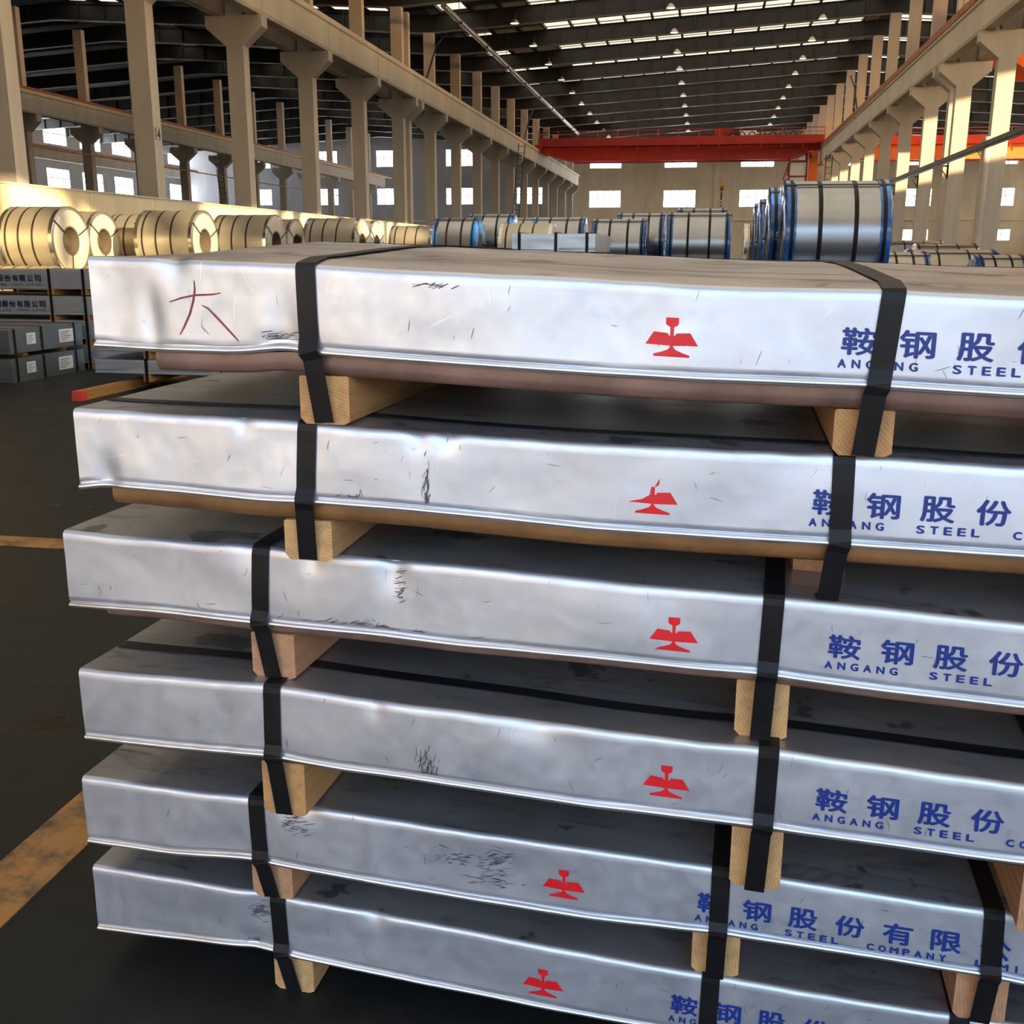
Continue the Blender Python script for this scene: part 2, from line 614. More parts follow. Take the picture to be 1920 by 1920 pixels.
tag(MB().box(XOUT_L, XOUT_R, YF - 0.12, YF, 5.15, 5.28).obj('trim_7', M['cream_wall']), 'thin cream ledge along the far end wall', kind='structure')

holes = []
for k in range(-6, 5):
    y = 97.0 + 6 * k
    for z, h in ((7.3, 2.1), (11.6, 1.75)):
        holes.append((y - 1.85, y + 1.85, z, z + h))
        if k >= -3:
            window_unit(3.7, h, 4, 2, 'y', (XOUT_L - 0.1, y, z), 'large barred window in the left outer wall, %s row' % ('upper' if z > 9 else 'lower'))
wm = MB()
wall_with_holes_x(wm, YB, YF, 0, 15.2, XOUT_L - 0.3, 0.3, [h for h in holes if h[0] > 76])
tag(wm.obj('wall_left', M['grey_wall']), 'grey outer wall of the left bays with barred windows', kind='structure')

# right outer wall: long open clerestory band that lets the low sun in
SUN_Z0, SUN_Z1 = 9.2, 11.85
wm = MB()
wall_with_holes_x(wm, YB, YF, 0, 15.2, XOUT_R, 0.3, [(-7.0 + 6 * k, -1.6 + 6 * k, SUN_Z0, SUN_Z1) for k in range(1, 16)])
tag(wm.obj('wall_right', M['cream_wall']), 'cream outer wall of the right bay with high open clerestory', kind='structure')
# gate wall behind the camera
wm = MB()
wall_with_holes_y(wm, XOUT_L - 0.3, XOUT_R + 0.3, -0.02, 15.2, YB - 0.3, 0.3, [(-5.5, 6.0, 0, 7.0)] + [(12.0 + 4.2 * k, 15.9 + 4.2 * k, 7.3, 10.6) for k in range(5)])
tag(wm.obj('wall_gate', M['cream_wall']), 'cream gable wall with the wide open gate', kind='structure')

wing = thing('added_bounce_hall', 'unseen cream hall added outside the open gate to bounce warm sunlight', 'added building', (-10.6, -92, 0))  # unseen, added so its sunlit side reflects warmly in the packs
MB().box(-18, 0, 0, 78, 0, 9).obj('facade', M['facade'], wing)
MB().prism([(-18.4, 9), (0.4, 9), (-9, 11)], -0.4, 78.4, 'y').obj('roof', M['grey_wall'], wing)
for k in range(9):
    MB().box(0, 0.06, 4 + 8.2 * k, 7.5 + 8.2 * k, 4.6, 6.4).obj('window', M['mullion'], wing)

yard = thing('added_sky_blocker', 'unseen long grey hall added across the yard to block low sky', 'added building', (-4, -72, 0))  # unseen, added to keep bright horizon sky out of the top pack's reflection
MB().box(0, 95, -20, 0, 0, 15).obj('facade', M['facade_grey'], yard)
MB().prism([(-20.4, 15), (0.4, 15), (-10, 18)], -0.4, 95.4, 'x').obj('roof', M['grey_wall'], yard)

# low glossy cream panel wall along the left columns
pw = thing('panel_wall', 'low glossy cream panel wall behind the golden coils', 'wall', (-14.2, 11, 0))
for k in range(15):
    MB().box(0, 0.16, k * 3.0 + 0.006, k * 3.0 + 2.994, 0, 2.84).obj('panel', M['low_wall'], pw)
MB().box(-0.02, 0.2, 0, 45, 2.84, 2.875).obj('coping', M['cream_beam'], pw)


# ------------------------------------------------------------------ columns and crane beams
def column_meshes(shaft_w, thick, side):
    """origin at floor, hall face at x=0, body towards -x (side=-1) or +x (side=+1); near face at y=0"""
    s = side
    a, b = (0, s * shaft_w)
    sh = MB().box(min(a, b), max(a, b), 0, thick, 0, 8.62).mesh('shaft', M['cream'])
    c = (a + b) / 2
    hw = 0.93
    cap = MB().prism([(c - shaft_w / 2, 7.75), (c + shaft_w / 2, 7.75), (c + hw, 8.30), (c + hw, 8.64), (c - hw, 8.64), (c - hw, 8.30)], -0.012, thick + 0.012, 'y').mesh('bracket', M['cream'])
    return sh, cap


sh_l, cap_l = column_meshes(0.56, 0.42, -1)
sh_r, cap_r = column_meshes(0.56, 0.42, 1)


def add_column(x, y, side, label, group, ztop, number=None):
    t = thing('concrete_column', label, 'column', (x, y, 0), 0, group)
    link('shaft', sh_l if side < 0 else sh_r, t)
    link('bracket', cap_l if side < 0 else cap_r, t)
    key = ('stub', side, round(ztop, 2))
    if key not in pane_cache:
        a, b = sorted((0, side * 0.54))
        pane_cache[key] = MB().box(a, b, 0.03, 0.39, 8.64, ztop).mesh('upper_post', M['cream'])
    link('upper_post', pane_cache[key], t)
    return t


frames = [21 + 6 * k for k in range(17)]
LAB_L = 'cream concrete column with flared bracket behind the low cream wall'
LAB_L2 = 'cream concrete column with flared bracket beyond the end of the low cream wall'
LAB_R = 'cream concrete column with flared bracket beside the dark bus bar'
for y in frames:
    if y == 27:
        c14 = add_column(XL, y, -1, 'cream concrete column with the stencilled number 14', 'left main columns', zroof(XL))
    else:
        add_column(XL, y, -1, LAB_L if y < 56 else LAB_L2, 'left main columns', zroof(XL))
add_column(XL, 52.1, -1, LAB_L, 'left main columns', zroof(XL))
for y in frames:
    add_column(XR, y, 1, LAB_R, 'right main columns', zroof(XR))
add_column(XR, 46.1, 1, LAB_R, 'right main columns', zroof(XR))
for y in [47.7 + 6 * k for k in range(12)]:
    add_column(XLL, y, -1, 'grey shaded column of the row under the rusty crane rail', 'left bay columns', zroof(XLL - 0.3))


def crane_beam(name, x0, x1, y0, y1, label, rail_mat=None, rail_x=None, z0=8.66, z1=9.78, guard=0.0):
    t = thing(name, label, 'crane beam', (0, y0, 0))
    n = int(round((y1 - y0) / 6))
    key = ('beam', round(x0, 2), round(x1, 2))
    w = x1 - x0
    me = MB().prism([(x0 + 0.1, z0), (x1 - 0.1, z0), (x1 - 0.06, z0 + 0.1), (x1 - 0.06, z1 - 0.2), (x1, z1 - 0.16), (x1, z1), (x0, z1), (x0, z1 - 0.16), (x0 + 0.06, z1 - 0.2), (x0 + 0.06, z0 + 0.1)], 0.012, 5.988, 'y').mesh('beam_segment', M['cream_beam'])
    for k in range(n):
        o = link('beam_segment', me, t)
        o.location = (0, 6 * k, 0)
    rx = rail_x if rail_x is not None else (x0 + x1) / 2
    r = MB().box(rx - 0.09, rx + 0.09, 0, y1 - y0, z1, z1 + 0.03).box(rx - 0.02, rx + 0.02, 0, y1 - y0, z1 + 0.03, z1 + 0.12).box(rx - 0.04, rx + 0.04, 0, y1 - y0, z1 + 0.12, z1 + 0.17)
    if guard:
        r.box(x0 - 0.03, x0 + 0.05, 0, y1 - y0, z1 - 0.06, z1 + guard)
    r.obj('rail', rail_mat or M['rail'], t)
    clips = MB()
    for k in range(int((y1 - y0) / 1.5)):
        clips.box(x1 - 0.16, x1 - 0.08, k * 1.5 + 0.3, k * 1.5 + 0.42, z1, z1 + 0.06)
    clips.obj('rail_clips', rail_mat or M['rail'], t)
    return t


crane_beam('crane_beam', -14.40, -13.80, 21 - 5.8, 120, 'long cream crane beam above the golden coils and low cream wall', M['cream_beam'])
crane_beam('crane_beam', 8.52, 9.08, 21 - 5.8, 120, 'long cream crane beam with orange-brown rail above the dark bus bar', M['rail'], 8.70, guard=0.20)
crane_beam('crane_beam', -15.60, -15.08, 21 - 5.8, 120, 'cream crane beam hidden behind the columns of the low cream wall')
crane_beam('crane_beam', -36.0, -35.4, 33.2, 120, 'cream crane beam with rusty rail crossing the left bay', M['rail'], -35.5)
crane_beam('crane_beam', -59.4, -58.8, 57.2, 120, 'far cream crane beam before the left outer wall windows', M['rail'], z0=9.7, z1=10.7)
crane_beam('crane_beam', 9.78, 10.3, 21 - 5.8, 120, 'cream crane beam behind the columns that carry the bus bar')

# dark bus bar with brackets along the right columns
t = thing('bus_bar', 'dark bus bar channel running along the sunlit columns', 'bus bar', (8.85, 12, 4.95))
MB().box(-0.07, 0.07, 0, 60, 0, 0.16).obj('channel', M['bus'], t)
MB().box(-0.03, 0.03, 0, 60, -0.06, 0).obj('conductor', M['strap_thin'], t)
for k in range(8):
    y = 21 + 6 * k - 12 + 0.1
    MB().box(-0.05, 0.31, y, y + 0.05, -0.1, -0.04).prism([(-0.02, -0.1), (0.02, -0.1), (0.31, -0.5), (0.27, -0.5)], y, y + 0.05, 'y').box(0.27, 0.31, y, y + 0.05, -0.55, -0.04).obj('support_arm', M['dark'], t)
t = thing('bus_bar', 'thin dark cable tray crossing the left bay columns', 'bus bar', (-35.3, 45, 4.5))
MB().box(-0.06, 0.06, 0, 72, 0, 0.14).obj('channel', M['bus'], t)
for k in range(12):
    MB().box(-0.8, 0, 6 * k + 0.1, 6 * k + 0.15, -0.06, 0).obj('support_arm', M['dark'], t)
tag(MB().tube([(-35.2, 45, 6.95), (-35.2, 117, 6.95)], 0.035).obj('conductor_wire', M['wood_pale']), 'thin pale conductor wire under the rusty crane rail', 'wire')

# rainwater pipe on a right column
t = thing('drain_pipe', 'round cream drain pipe standing beside a sunlit column', 'pipe', (8.98, 38.7, 0))
MB().tube([(0, 0, 0), (0, 0, 5.3)], 0.14, 14).obj('pipe', M['cream'], t, True)

# ladders
def ladder(x, y, z0, z1, label):
    t = thing('ladder', label, 'ladder', (x, y, z0))
    h = z1 - z0
    for s in (-0.22, 0.22):
        MB().tube([(s, 0, 0), (s, 0.0, h)], 0.03, 6).obj('stile', M['dark'], t)
    rung = MB().tube([(-0.22, 0, 0), (0.22, 0, 0)], 0.02, 6).mesh('rung', M['dark'])
    for k in range(int(h / 0.42)):
        o = link('rung', rung, t)
        o.location = (0, 0, 0.3 + 0.42 * k)
    return t


ladder(-13.55, 74.7, 0.0, 8.9, 'dark steel ladder leaning by the columns near the red crane').rotation_euler = (0, math.radians(5), 0)
ladder(-34.7, 75.5, 0.0, 8.5, 'dark steel ladder in the left bay below the rusty rail').rotation_euler = (0, math.radians(-6), 0)
ladder(8.35, 81.0, 5.6, 8.4, 'short dark ladder hanging by the sunlit columns')

# ------------------------------------------------------------------ roof
DEEP = 0.86


def rafter_mesh(xa, xb, name='roof_rafter'):
    za, zb = zroof(xa), zroof(xb)
    web = MB().prism([(xa, za), (xb, zb), (xb, zb + DEEP), (xa, za + DEEP)], -0.012, 0.012, 'y')
    L = abs(xb - xa)
    n = int(L / 1.5)
    ribs = MB()
    for k in range(1, n):
        x = xa + (xb - xa) * k / n
        z = zroof(x)
        ribs.box(x - 0.03, x + 0.03, -0.13, 0.13, z + 0.03, z + DEEP)
    fl = MB().prism([(xa, za - 0.02), (xb, zb - 0.02), (xb, zb + 0.025), (xa, za + 0.025)], -0.15, 0.15, 'y')
    flt = MB().prism([(xa, za + DEEP - 0.02), (xb, zb + DEEP - 0.02), (xb, zb + DEEP), (xa, za + DEEP)], -0.15, 0.15, 'y')
    return web.mesh('web', M['rafter']), ribs.mesh('stiffener', M['rafter']), fl.mesh('bottom_flange', M['flange']), flt.mesh('top_flange', M['rafter'])


def rafters(xa, xb, ys, label, group):
    meshes = rafter_mesh(xa, xb)
    for y in ys:
        t = thing('roof_rafter', label, 'rafter', (0, y + 0.2, 0), 0, group)
        for nm, me in zip(('web', 'stiffener', 'bottom_flange', 'top_flange'), meshes):
            o = link(nm, me, t)
            if nm == 'stiffener':
                o['kind'] = 'stuff'


rafters(-14.74, 9.4, [3 + 6 * k for k in range(20)], 'deep black steel rafter spanning the main hall roof', 'main hall rafters')
rafters(XLL, -14.74, [33 + 6 * k for k in range(15)], 'black steel rafter of the dark left bay roof', 'left bay rafters')
rafters(XOUT_L, XLL, [57 + 6 * k for k in range(11)], 'black steel rafter of the outermost left bay roof', 'outer left bay rafters')
rafters(9.4, XOUT_R, [27 + 6 * k for k in range(16)], 'black steel rafter of the right bay roof', 'right bay rafters')

PUR = 0.16
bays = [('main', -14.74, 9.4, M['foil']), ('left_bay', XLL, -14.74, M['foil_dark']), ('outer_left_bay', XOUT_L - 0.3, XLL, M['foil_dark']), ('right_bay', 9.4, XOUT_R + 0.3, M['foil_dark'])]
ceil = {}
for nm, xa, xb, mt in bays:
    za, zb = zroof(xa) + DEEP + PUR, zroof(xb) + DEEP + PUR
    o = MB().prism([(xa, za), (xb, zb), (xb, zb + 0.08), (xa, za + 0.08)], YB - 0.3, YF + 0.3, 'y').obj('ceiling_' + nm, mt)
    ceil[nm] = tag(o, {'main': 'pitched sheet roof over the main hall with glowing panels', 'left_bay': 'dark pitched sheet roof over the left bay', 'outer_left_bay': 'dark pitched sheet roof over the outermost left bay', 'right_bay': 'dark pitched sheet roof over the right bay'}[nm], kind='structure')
# purlins of the main bay and the left bay
pur_x = {'main': [-14.0 + 1.5 * k for k in range(16)], 'left_bay': [-35.4 + 1.9 * k for k in range(11)]}
for nm, xs in pur_x.items():
    for x in xs:
        z = zroof(x) + DEEP
        o = MB().box(-0.05, 0.05, 0, 96, 0, PUR).obj('roof_purlin', M['rafter'])
        o.location = (x, 27, z)
        tag(o, 'thin black purlin running lengthwise under the %s roof' % ('main hall' if nm == 'main' else 'left bay'), 'purlin', nm.replace('_', ' ') + ' purlins')
# translucent panels between the purlins, in front of each rafter
slope = (14.04 - 12.64) / (9.4 + 14.74)
for y in [-3 + 6 * k for k in range(21)]:
    for k in range(15):
        x = -14.0 + 1.5 * k + 0.75
        if x < -9.5 and random.random() < 0.55:
            continue
        key = 'skypane'
        if key not in pane_cache:
            pane_cache[key] = MB().prism([(-0.68, -0.68 * slope), (0.68, 0.68 * slope), (0.68, 0.68 * slope + 0.02), (-0.68, -0.68 * slope + 0.02)], -5.6, 0, 'y').mesh('translucent_panel', M['skylight'])
        o = link('translucent_panel', pane_cache[key], ceil['main'])
        o.location = (x, y + 0.0, zroof(x) + DEEP + PUR - 0.03)
slope2 = (12.64 - 14.0) / (-14.74 - XLL)
for y in [33 + 6 * k for k in range(15)]:
    for k in range(10):
        if random.random() < 0.35:
            continue
        x = -35.4 + 1.9 * k + 0.95
        key = 'skypane2'
        if key not in pane_cache:
            pane_cache[key] = MB().prism([(-0.5, 0.5 * -slope2), (0.5, 0.5 * slope2), (0.5, 0.5 * slope2 + 0.02), (-0.5, -0.5 * slope2 + 0.02)], -5.0, 0, 'y').mesh('translucent_panel', M['skylight'])
        o = link('translucent_panel', pane_cache[key], ceil['left_bay'])
        o.location = (x, y, zroof(x) + DEEP + PUR - 0.03)

slope3 = (12.5 - 14.04) / (XOUT_R - 9.4)  # right bay roof panels, added to brighten the columns and far wall
for y in [-3 + 6 * k for k in range(21)]:
    for k in range(7):
        x = 11.4 + 3.2 * k
        key = 'added_skypane'
        if key not in pane_cache:
            pane_cache[key] = MB().prism([(-1.2, -1.2 * slope3), (1.2, 1.2 * slope3), (1.2, 1.2 * slope3 + 0.02), (-1.2, -1.2 * slope3 + 0.02)], -5.6, 0, 'y').mesh('translucent_panel', M['skylight'])
        o = link('translucent_panel', pane_cache[key], ceil['right_bay'])
        o.location = (x, y, zroof(x) + DEEP + PUR - 0.03)

# long silver pipe under the roof
t = thing('roof_pipe', 'long silver pipe hung lengthwise under the hall roof', 'pipe', (-11.7, 48, 11.95))
MB().tube([(0, 0, 0), (0, 50, 0)], 0.13, 14).obj('pipe', M['pipe'], t, True)
for k in range(9):
    MB().box(-0.15, 0.15, 3 + 6 * k, 3.06 + 6 * k, -0.15, 0.15).box(-0.01, 0.01, 3 + 6 * k, 3.05 + 6 * k, 0.1, zroof(-11.7) - 11.95).obj('hanger', M['dark'], t)

# roof bracing struts on the column tops
for (y, x, s, nm) in ((57, -14.3, 1, 'left'), (87, -14.3, 1, 'left'), (45, 9.0, -1, 'right'), (75, 9.0, -1, 'right')):
    b = MB().tube([(x, y, 12.0), (x - 0.1 * s, y - 1.8, 10.1)], 0.05, 6).tube([(x, y, 12.0), (x + 0.1 * s, y + 1.8, 13.0)], 0.05, 6)
    tag(b.obj('roof_brace', M['dark']), 'dark steel brace on the %s column tops' % nm, 'brace', nm + ' roof braces')

# high-bay lamps
lamp0 = None
for xi, x in enumerate((-10.1, -2.25, 5.6)):
    for y in [39 + 6 * k for k in range(13)]:
        lab = 'bell-shaped hall lamp of the %s lamp row' % ('pipe-side', 'middle', 'right-rail-side')[xi]
        loc = (x, y - 0.35, zroof(x) - 0.02)
        if lamp0 is None:
            lamp0 = thing('high_bay_lamp', lab, 'lamp', loc, 0, 'hall lamps')
            MB().lathe([(-0.02, 0.235), (0.04, 0.225), (0.14, 0.14), (0.2, 0.08), (0.2, 0.0)], 20, 'z').obj('lamp_shade', M['lamp_shade'], lamp0, True)
            MB().lathe([(0.2, 0.0), (0.2, 0.07), (0.36, 0.07), (0.38, 0.0)], 14, 'z').obj('lamp_housing', M['dark'], lamp0, True)
            MB().lathe([(0.0, 0.0), (0.0, 0.215), (-0.012, 0.215), (-0.012, 0.0)], 20, 'z').obj('lamp_lens', M['lamp_lens'], lamp0)
            MB().box(-0.015, 0.015, -0.015, 0.015, 0.36, 0.6).box(-0.015, 0.015, -0.015, 0.5, 0.58, 0.61).obj('lamp_arm', M['dark'], lamp0)
        else:
            dup(lamp0, loc, 0, lab)


# ------------------------------------------------------------------ overhead cranes
def bridge_crane(xa, xb, y, label, red, dark, with_cab=True, zb=8.98, zt=10.05):
    t = thing('bridge_crane', label, 'crane', (0, y, 0))
    for k, (y0, y1) in enumerate(((-0.9, -0.35), (1.1, 1.65))):
        MB().prism([(xa + 2.7, zb), (xb - 2.5, zb), (xb - 0.2, zt - 0.42), (xb, zt - 0.42), (xb, zt), (xa, zt), (xa, zt - 0.42), (xa + 0.2, zt - 0.42)], y0, y1, 'y').obj('girder', red, t)
        MB().box(xa + 2.6, xb - 2.4, y0 - 0.05, y1 + 0.05, zb - 0.05, zb).obj('girder_flange', red, t)
    MB().box(xa, xb, -1.7, -0.85, zt - 0.04, zt + 0.02).box(xa, xb, -1.72, -1.68, zt - 0.02, zt + 0.62).obj('walkway', dark, t)
    rl = MB()
    rl.tube([(xa, -1.68, zt + 1.15), (xb, -1.68, zt + 1.15)], 0.03, 6).tube([(xa, -1.68, zt + 0.85), (xb, -1.68, zt + 0.85)], 0.02, 6)
    rl.obj('handrail', dark, t)
    post = MB().box(-0.03, 0.03, -1.71, -1.65, zt - 0.3, zt + 1.17).mesh('rail_post', red)
    n = 14
    for k in range(n + 1):
        o = link('rail_post', post, t)
        o.location = (xa + (xb - xa) * k / n, 0, 0)
    for x in (xa, xb):
        MB().box(x - 0.25, x + 0.25, -2.0, 2.4, zt - 0.42, zt + 0.1).obj('end_carriage', dark, t)
        MB().lathe([(-0.06, 0.0), (-0.06, 0.2), (0.06, 0.2), (0.06, 0.0)], 16, 'x').obj('wheel', M['dark'], t).location = (x, -1.6, zt - 0.4)
    if with_cab:
        # trolley, hoist and cable loops
        tr = MB().box(-1.9, 1.9, -0.6, 1.4, zt + 0.05, zt + 0.35).obj('trolley', dark, t)
        tr.location = (2.0, 0, 0)
        MB().box(-1.75, -0.35, -1.2, -0.2, zt + 0.35, zt + 1.2).obj('hoist_motor', dark, tr)
        MB().box(-0.2, 0.3, -1.1, -0.3, zt + 0.35, zt + 1.0).obj('control_box', M['dark'], tr)
        MB().lathe([(0.1, 0.0), (0.1, 0.42), (1.5, 0.42), (1.5, 0.0)], 18, 'x').obj('winch_drum', M['pipe'], tr).location = (0.1, 0.2, zt + 0.75)
        cab = MB()
        # driver cage under the right end
        cx = xb - 2.55
        for px in (cx, cx + 1.35):
            for py in (-1.6, -0.2):
                cab.box(px - 0.06, px + 0.06, py - 0.06, py + 0.06, 6.55, zt - 0.7)
        for zz in (6.55, 7.55, 8.7):
            cab.box(cx - 0.05, cx + 1.4, -1.65, -1.55, zz - 0.05, zz + 0.05)
            cab.box(cx - 0.05, cx + 1.4, -0.25, -0.15, zz - 0.05, zz + 0.05)
            cab.box(cx - 0.05, cx + 0.05, -1.6, -0.2, zz - 0.05, zz + 0.05)
        cab.prism([(cx - 0.05, 8.7), (cx + 0.05, 8.7), (cx - 0.35, 7.4), (cx - 0.45, 7.4)], -1.65, -1.55, 'y')
        cab.prism([(cx - 0.45, 7.4), (cx - 0.35, 7.4), (cx + 0.05, 6.5), (cx - 0.05, 6.5)], -1.65, -1.55, 'y')
        c = cab.obj('driver_cage', dark, t)
        MB().box(cx + 0.1, cx + 1.3, -1.58, -1.54, 6.6, 8.6).obj('cage_glass', M['paper'], c)
        MB().box(cx + 1.45, cx + 2.15, -1.75, -0.2, 6.3, zt - 0.6).obj('cab_panel', M['crane_orange'], t)
        MB().lathe([(0, 0), (0, 0.25), (0.12, 0.25), (0.12, 0)], 14, 'x').obj('cable_reel', M['dark'], t).location = (cx + 1.5, -1.7, zt - 0.95)
        lp = MB()
        pts = []
        for k in range(40):
            x = 1.2 + k * (xb - 1.6 - 1.2) / 39
            pts.append((x, -1.3, zt + 0.55 + 0.5 * abs(math.sin(k * 0.6)) - 0.1))
        lp.tube(pts, 0.045, 5)
        lp.obj('festoon_cable', M['dark'], t)
        # hook block on ropes
        hx = 1.05
        rp = MB()
        for dx in (-0.25, -0.1, 0.1, 0.25):
            rp.tube([(hx + dx * 1.6, 0.35, zt), (hx + dx, 0.35, 7.15)], 0.014, 4)
        rp.obj('hoist_rope', M['pipe'], t)
        hb = MB().lathe([(-0.12, 0.0), (-0.12, 0.24), (-0.08, 0.27), (0.08, 0.27), (0.12, 0.24), (0.12, 0.0)], 20, 'x').obj('hook_block', M['yellow'], t, True)
        hb.location = (hx, 0.35, 6.98)
        hb.scale = (1.35, 1.35, 1.35)
        hk = []
        for k in range(15):
            a = math.radians(100 - k * 19)
            hk.append((0, 0.17 * math.cos(a), -0.62 + 0.17 * math.sin(a)))
        MB().tube([(0, 0, -0.2), (0, 0.0, -0.42)] + hk, 0.05, 8).obj('hook', M['dark'], hb, True)
        ch = MB()
        for k in range(7):
            ch.lathe([(-0.03, 0.05), (0.03, 0.05), (0.03, 0.09), (-0.03, 0.09)], 10, 'x' if k % 2 else 'z', True)
            nv = 40
            for q in range(len(ch.v) - nv, len(ch.v)):
                vx, vy, vz = ch.v[q]
                ch.v[q] = (vx, vy, vz * (1 if k % 2 else 1) - 0.95 - 0.2 * k)
        ch.obj('chain', M['dark'], hb)
    return t


bridge_crane(-13.9, 8.75, 91.0, 'red bridge crane spanning the main hall with driver cage and hook', M['crane_red'], M['crane_dark'])
bridge_crane(10.05, 32.6, 93.0, 'distant orange bridge crane in the right bay behind the grey columns', M['crane_orange'], M['crane_red'], False)
bridge_crane(10.05, 32.6, 50.0, 'nearer orange bridge crane in the right bay, high behind the columns', M['crane_orange'], M['crane_red'], False, 8.86, 10.9)


# ------------------------------------------------------------------ lettering
def text_mesh(body, size=1.0, offset=0.0, sx=1.0):
    cu = bpy.data.curves.new('lettering', 'FONT')
    cu.body = body
    cu.size = size
    cu.align_x = 'CENTER'
    cu.align_y = 'CENTER'
    cu.offset = offset
    cu.resolution_u = 3
    o = bpy.data.objects.new('lettering', cu)
    COL.objects.link(o)
    dg = bpy.context.evaluated_depsgraph_get()
    me = bpy.data.meshes.new_from_object(o.evaluated_get(dg))
    vs = [(v.co.x * sx, v.co.y) for v in me.vertices]
    fs = [tuple(p.vertices) for p in me.polygons]
    bpy.data.objects.remove(o)
    bpy.data.curves.remove(cu)
    bpy.data.meshes.remove(me)
    # centre on the drawn glyph
    if vs:
        cx = (min(v[0] for v in vs) + max(v[0] for v in vs)) / 2
        cy = (min(v[1] for v in vs) + max(v[1] for v in vs)) / 2
        vs = [(x - cx, y - cy) for x, y in vs]
    return vs, fs


HAN = '鞍钢股份有限公司'
han_glyph = [text_mesh(c) for c in HAN]
ENG = 'ANGANG  STEEL  COMPANY  LIMITED'
eng_glyph = {c: text_mesh(c) for c in set(ENG) if c != ' '}


def glyph_fit(g, w, h, bold=0.026):
    vs, fs = g
    gw = max(v[0] for v in vs) - min(v[0] for v in vs)
    gh = max(v[1] for v in vs) - min(v[1] for v in vs)
    out, of = [], []
    # heavier strokes: the same outline printed five times with a hair of offset
    e = bold * w
    for dx, dy in ((0, 0), (e, 0), (-e, 0), (0, e * 0.7), (0, -e * 0.7)):
        n = len(out)
        out += [(x * w / gw + dx, y * h / gh + dy) for x, y in vs]
        of += [tuple(n + k for k in f) for f in fs]
    return out, of


RAIL = [(31, 97), (31, 66), (24, 58), (9, 50), (9, 8), (14, 8), (22, 20), (88, 25), (128, -38), (8, -42), (9, -50), (20, -62), (50, -74), (88, -86), (88, -97)]
RAIL = RAIL + [(-x, y) for x, y in reversed(RAIL)]


def tri_fill(poly):
    """triangulate a 2D outline by bmesh"""
    bm = bmesh.new()
    vs = [bm.verts.new((x, y, 0)) for x, y in poly]
    bm.faces.new(vs)
    bmesh.ops.triangulate(bm, faces=bm.faces[:])
    bm.verts.index_update()
    out = ([(v.co.x, v.co.y) for v in bm.verts], [tuple(v.index for v in f.verts) for f in bm.faces])
    bm.free()
    return out


RAIL_MESH = tri_fill(RAIL)

# number 14 on its column
vs, fs = text_mesh('14', 0.42, 0.012)
nb = MB()
for f in fs:
    nb.face([(0.004, 0.21 + vs[k][0] * 0.8, 4.55 + vs[k][1]) for k in f])
nb.obj('stencilled_number', M['number'], c14)

# ------------------------------------------------------------------ the big stack of sheet packs
PL, PW = 2.62, 1.12              # pack length and depth
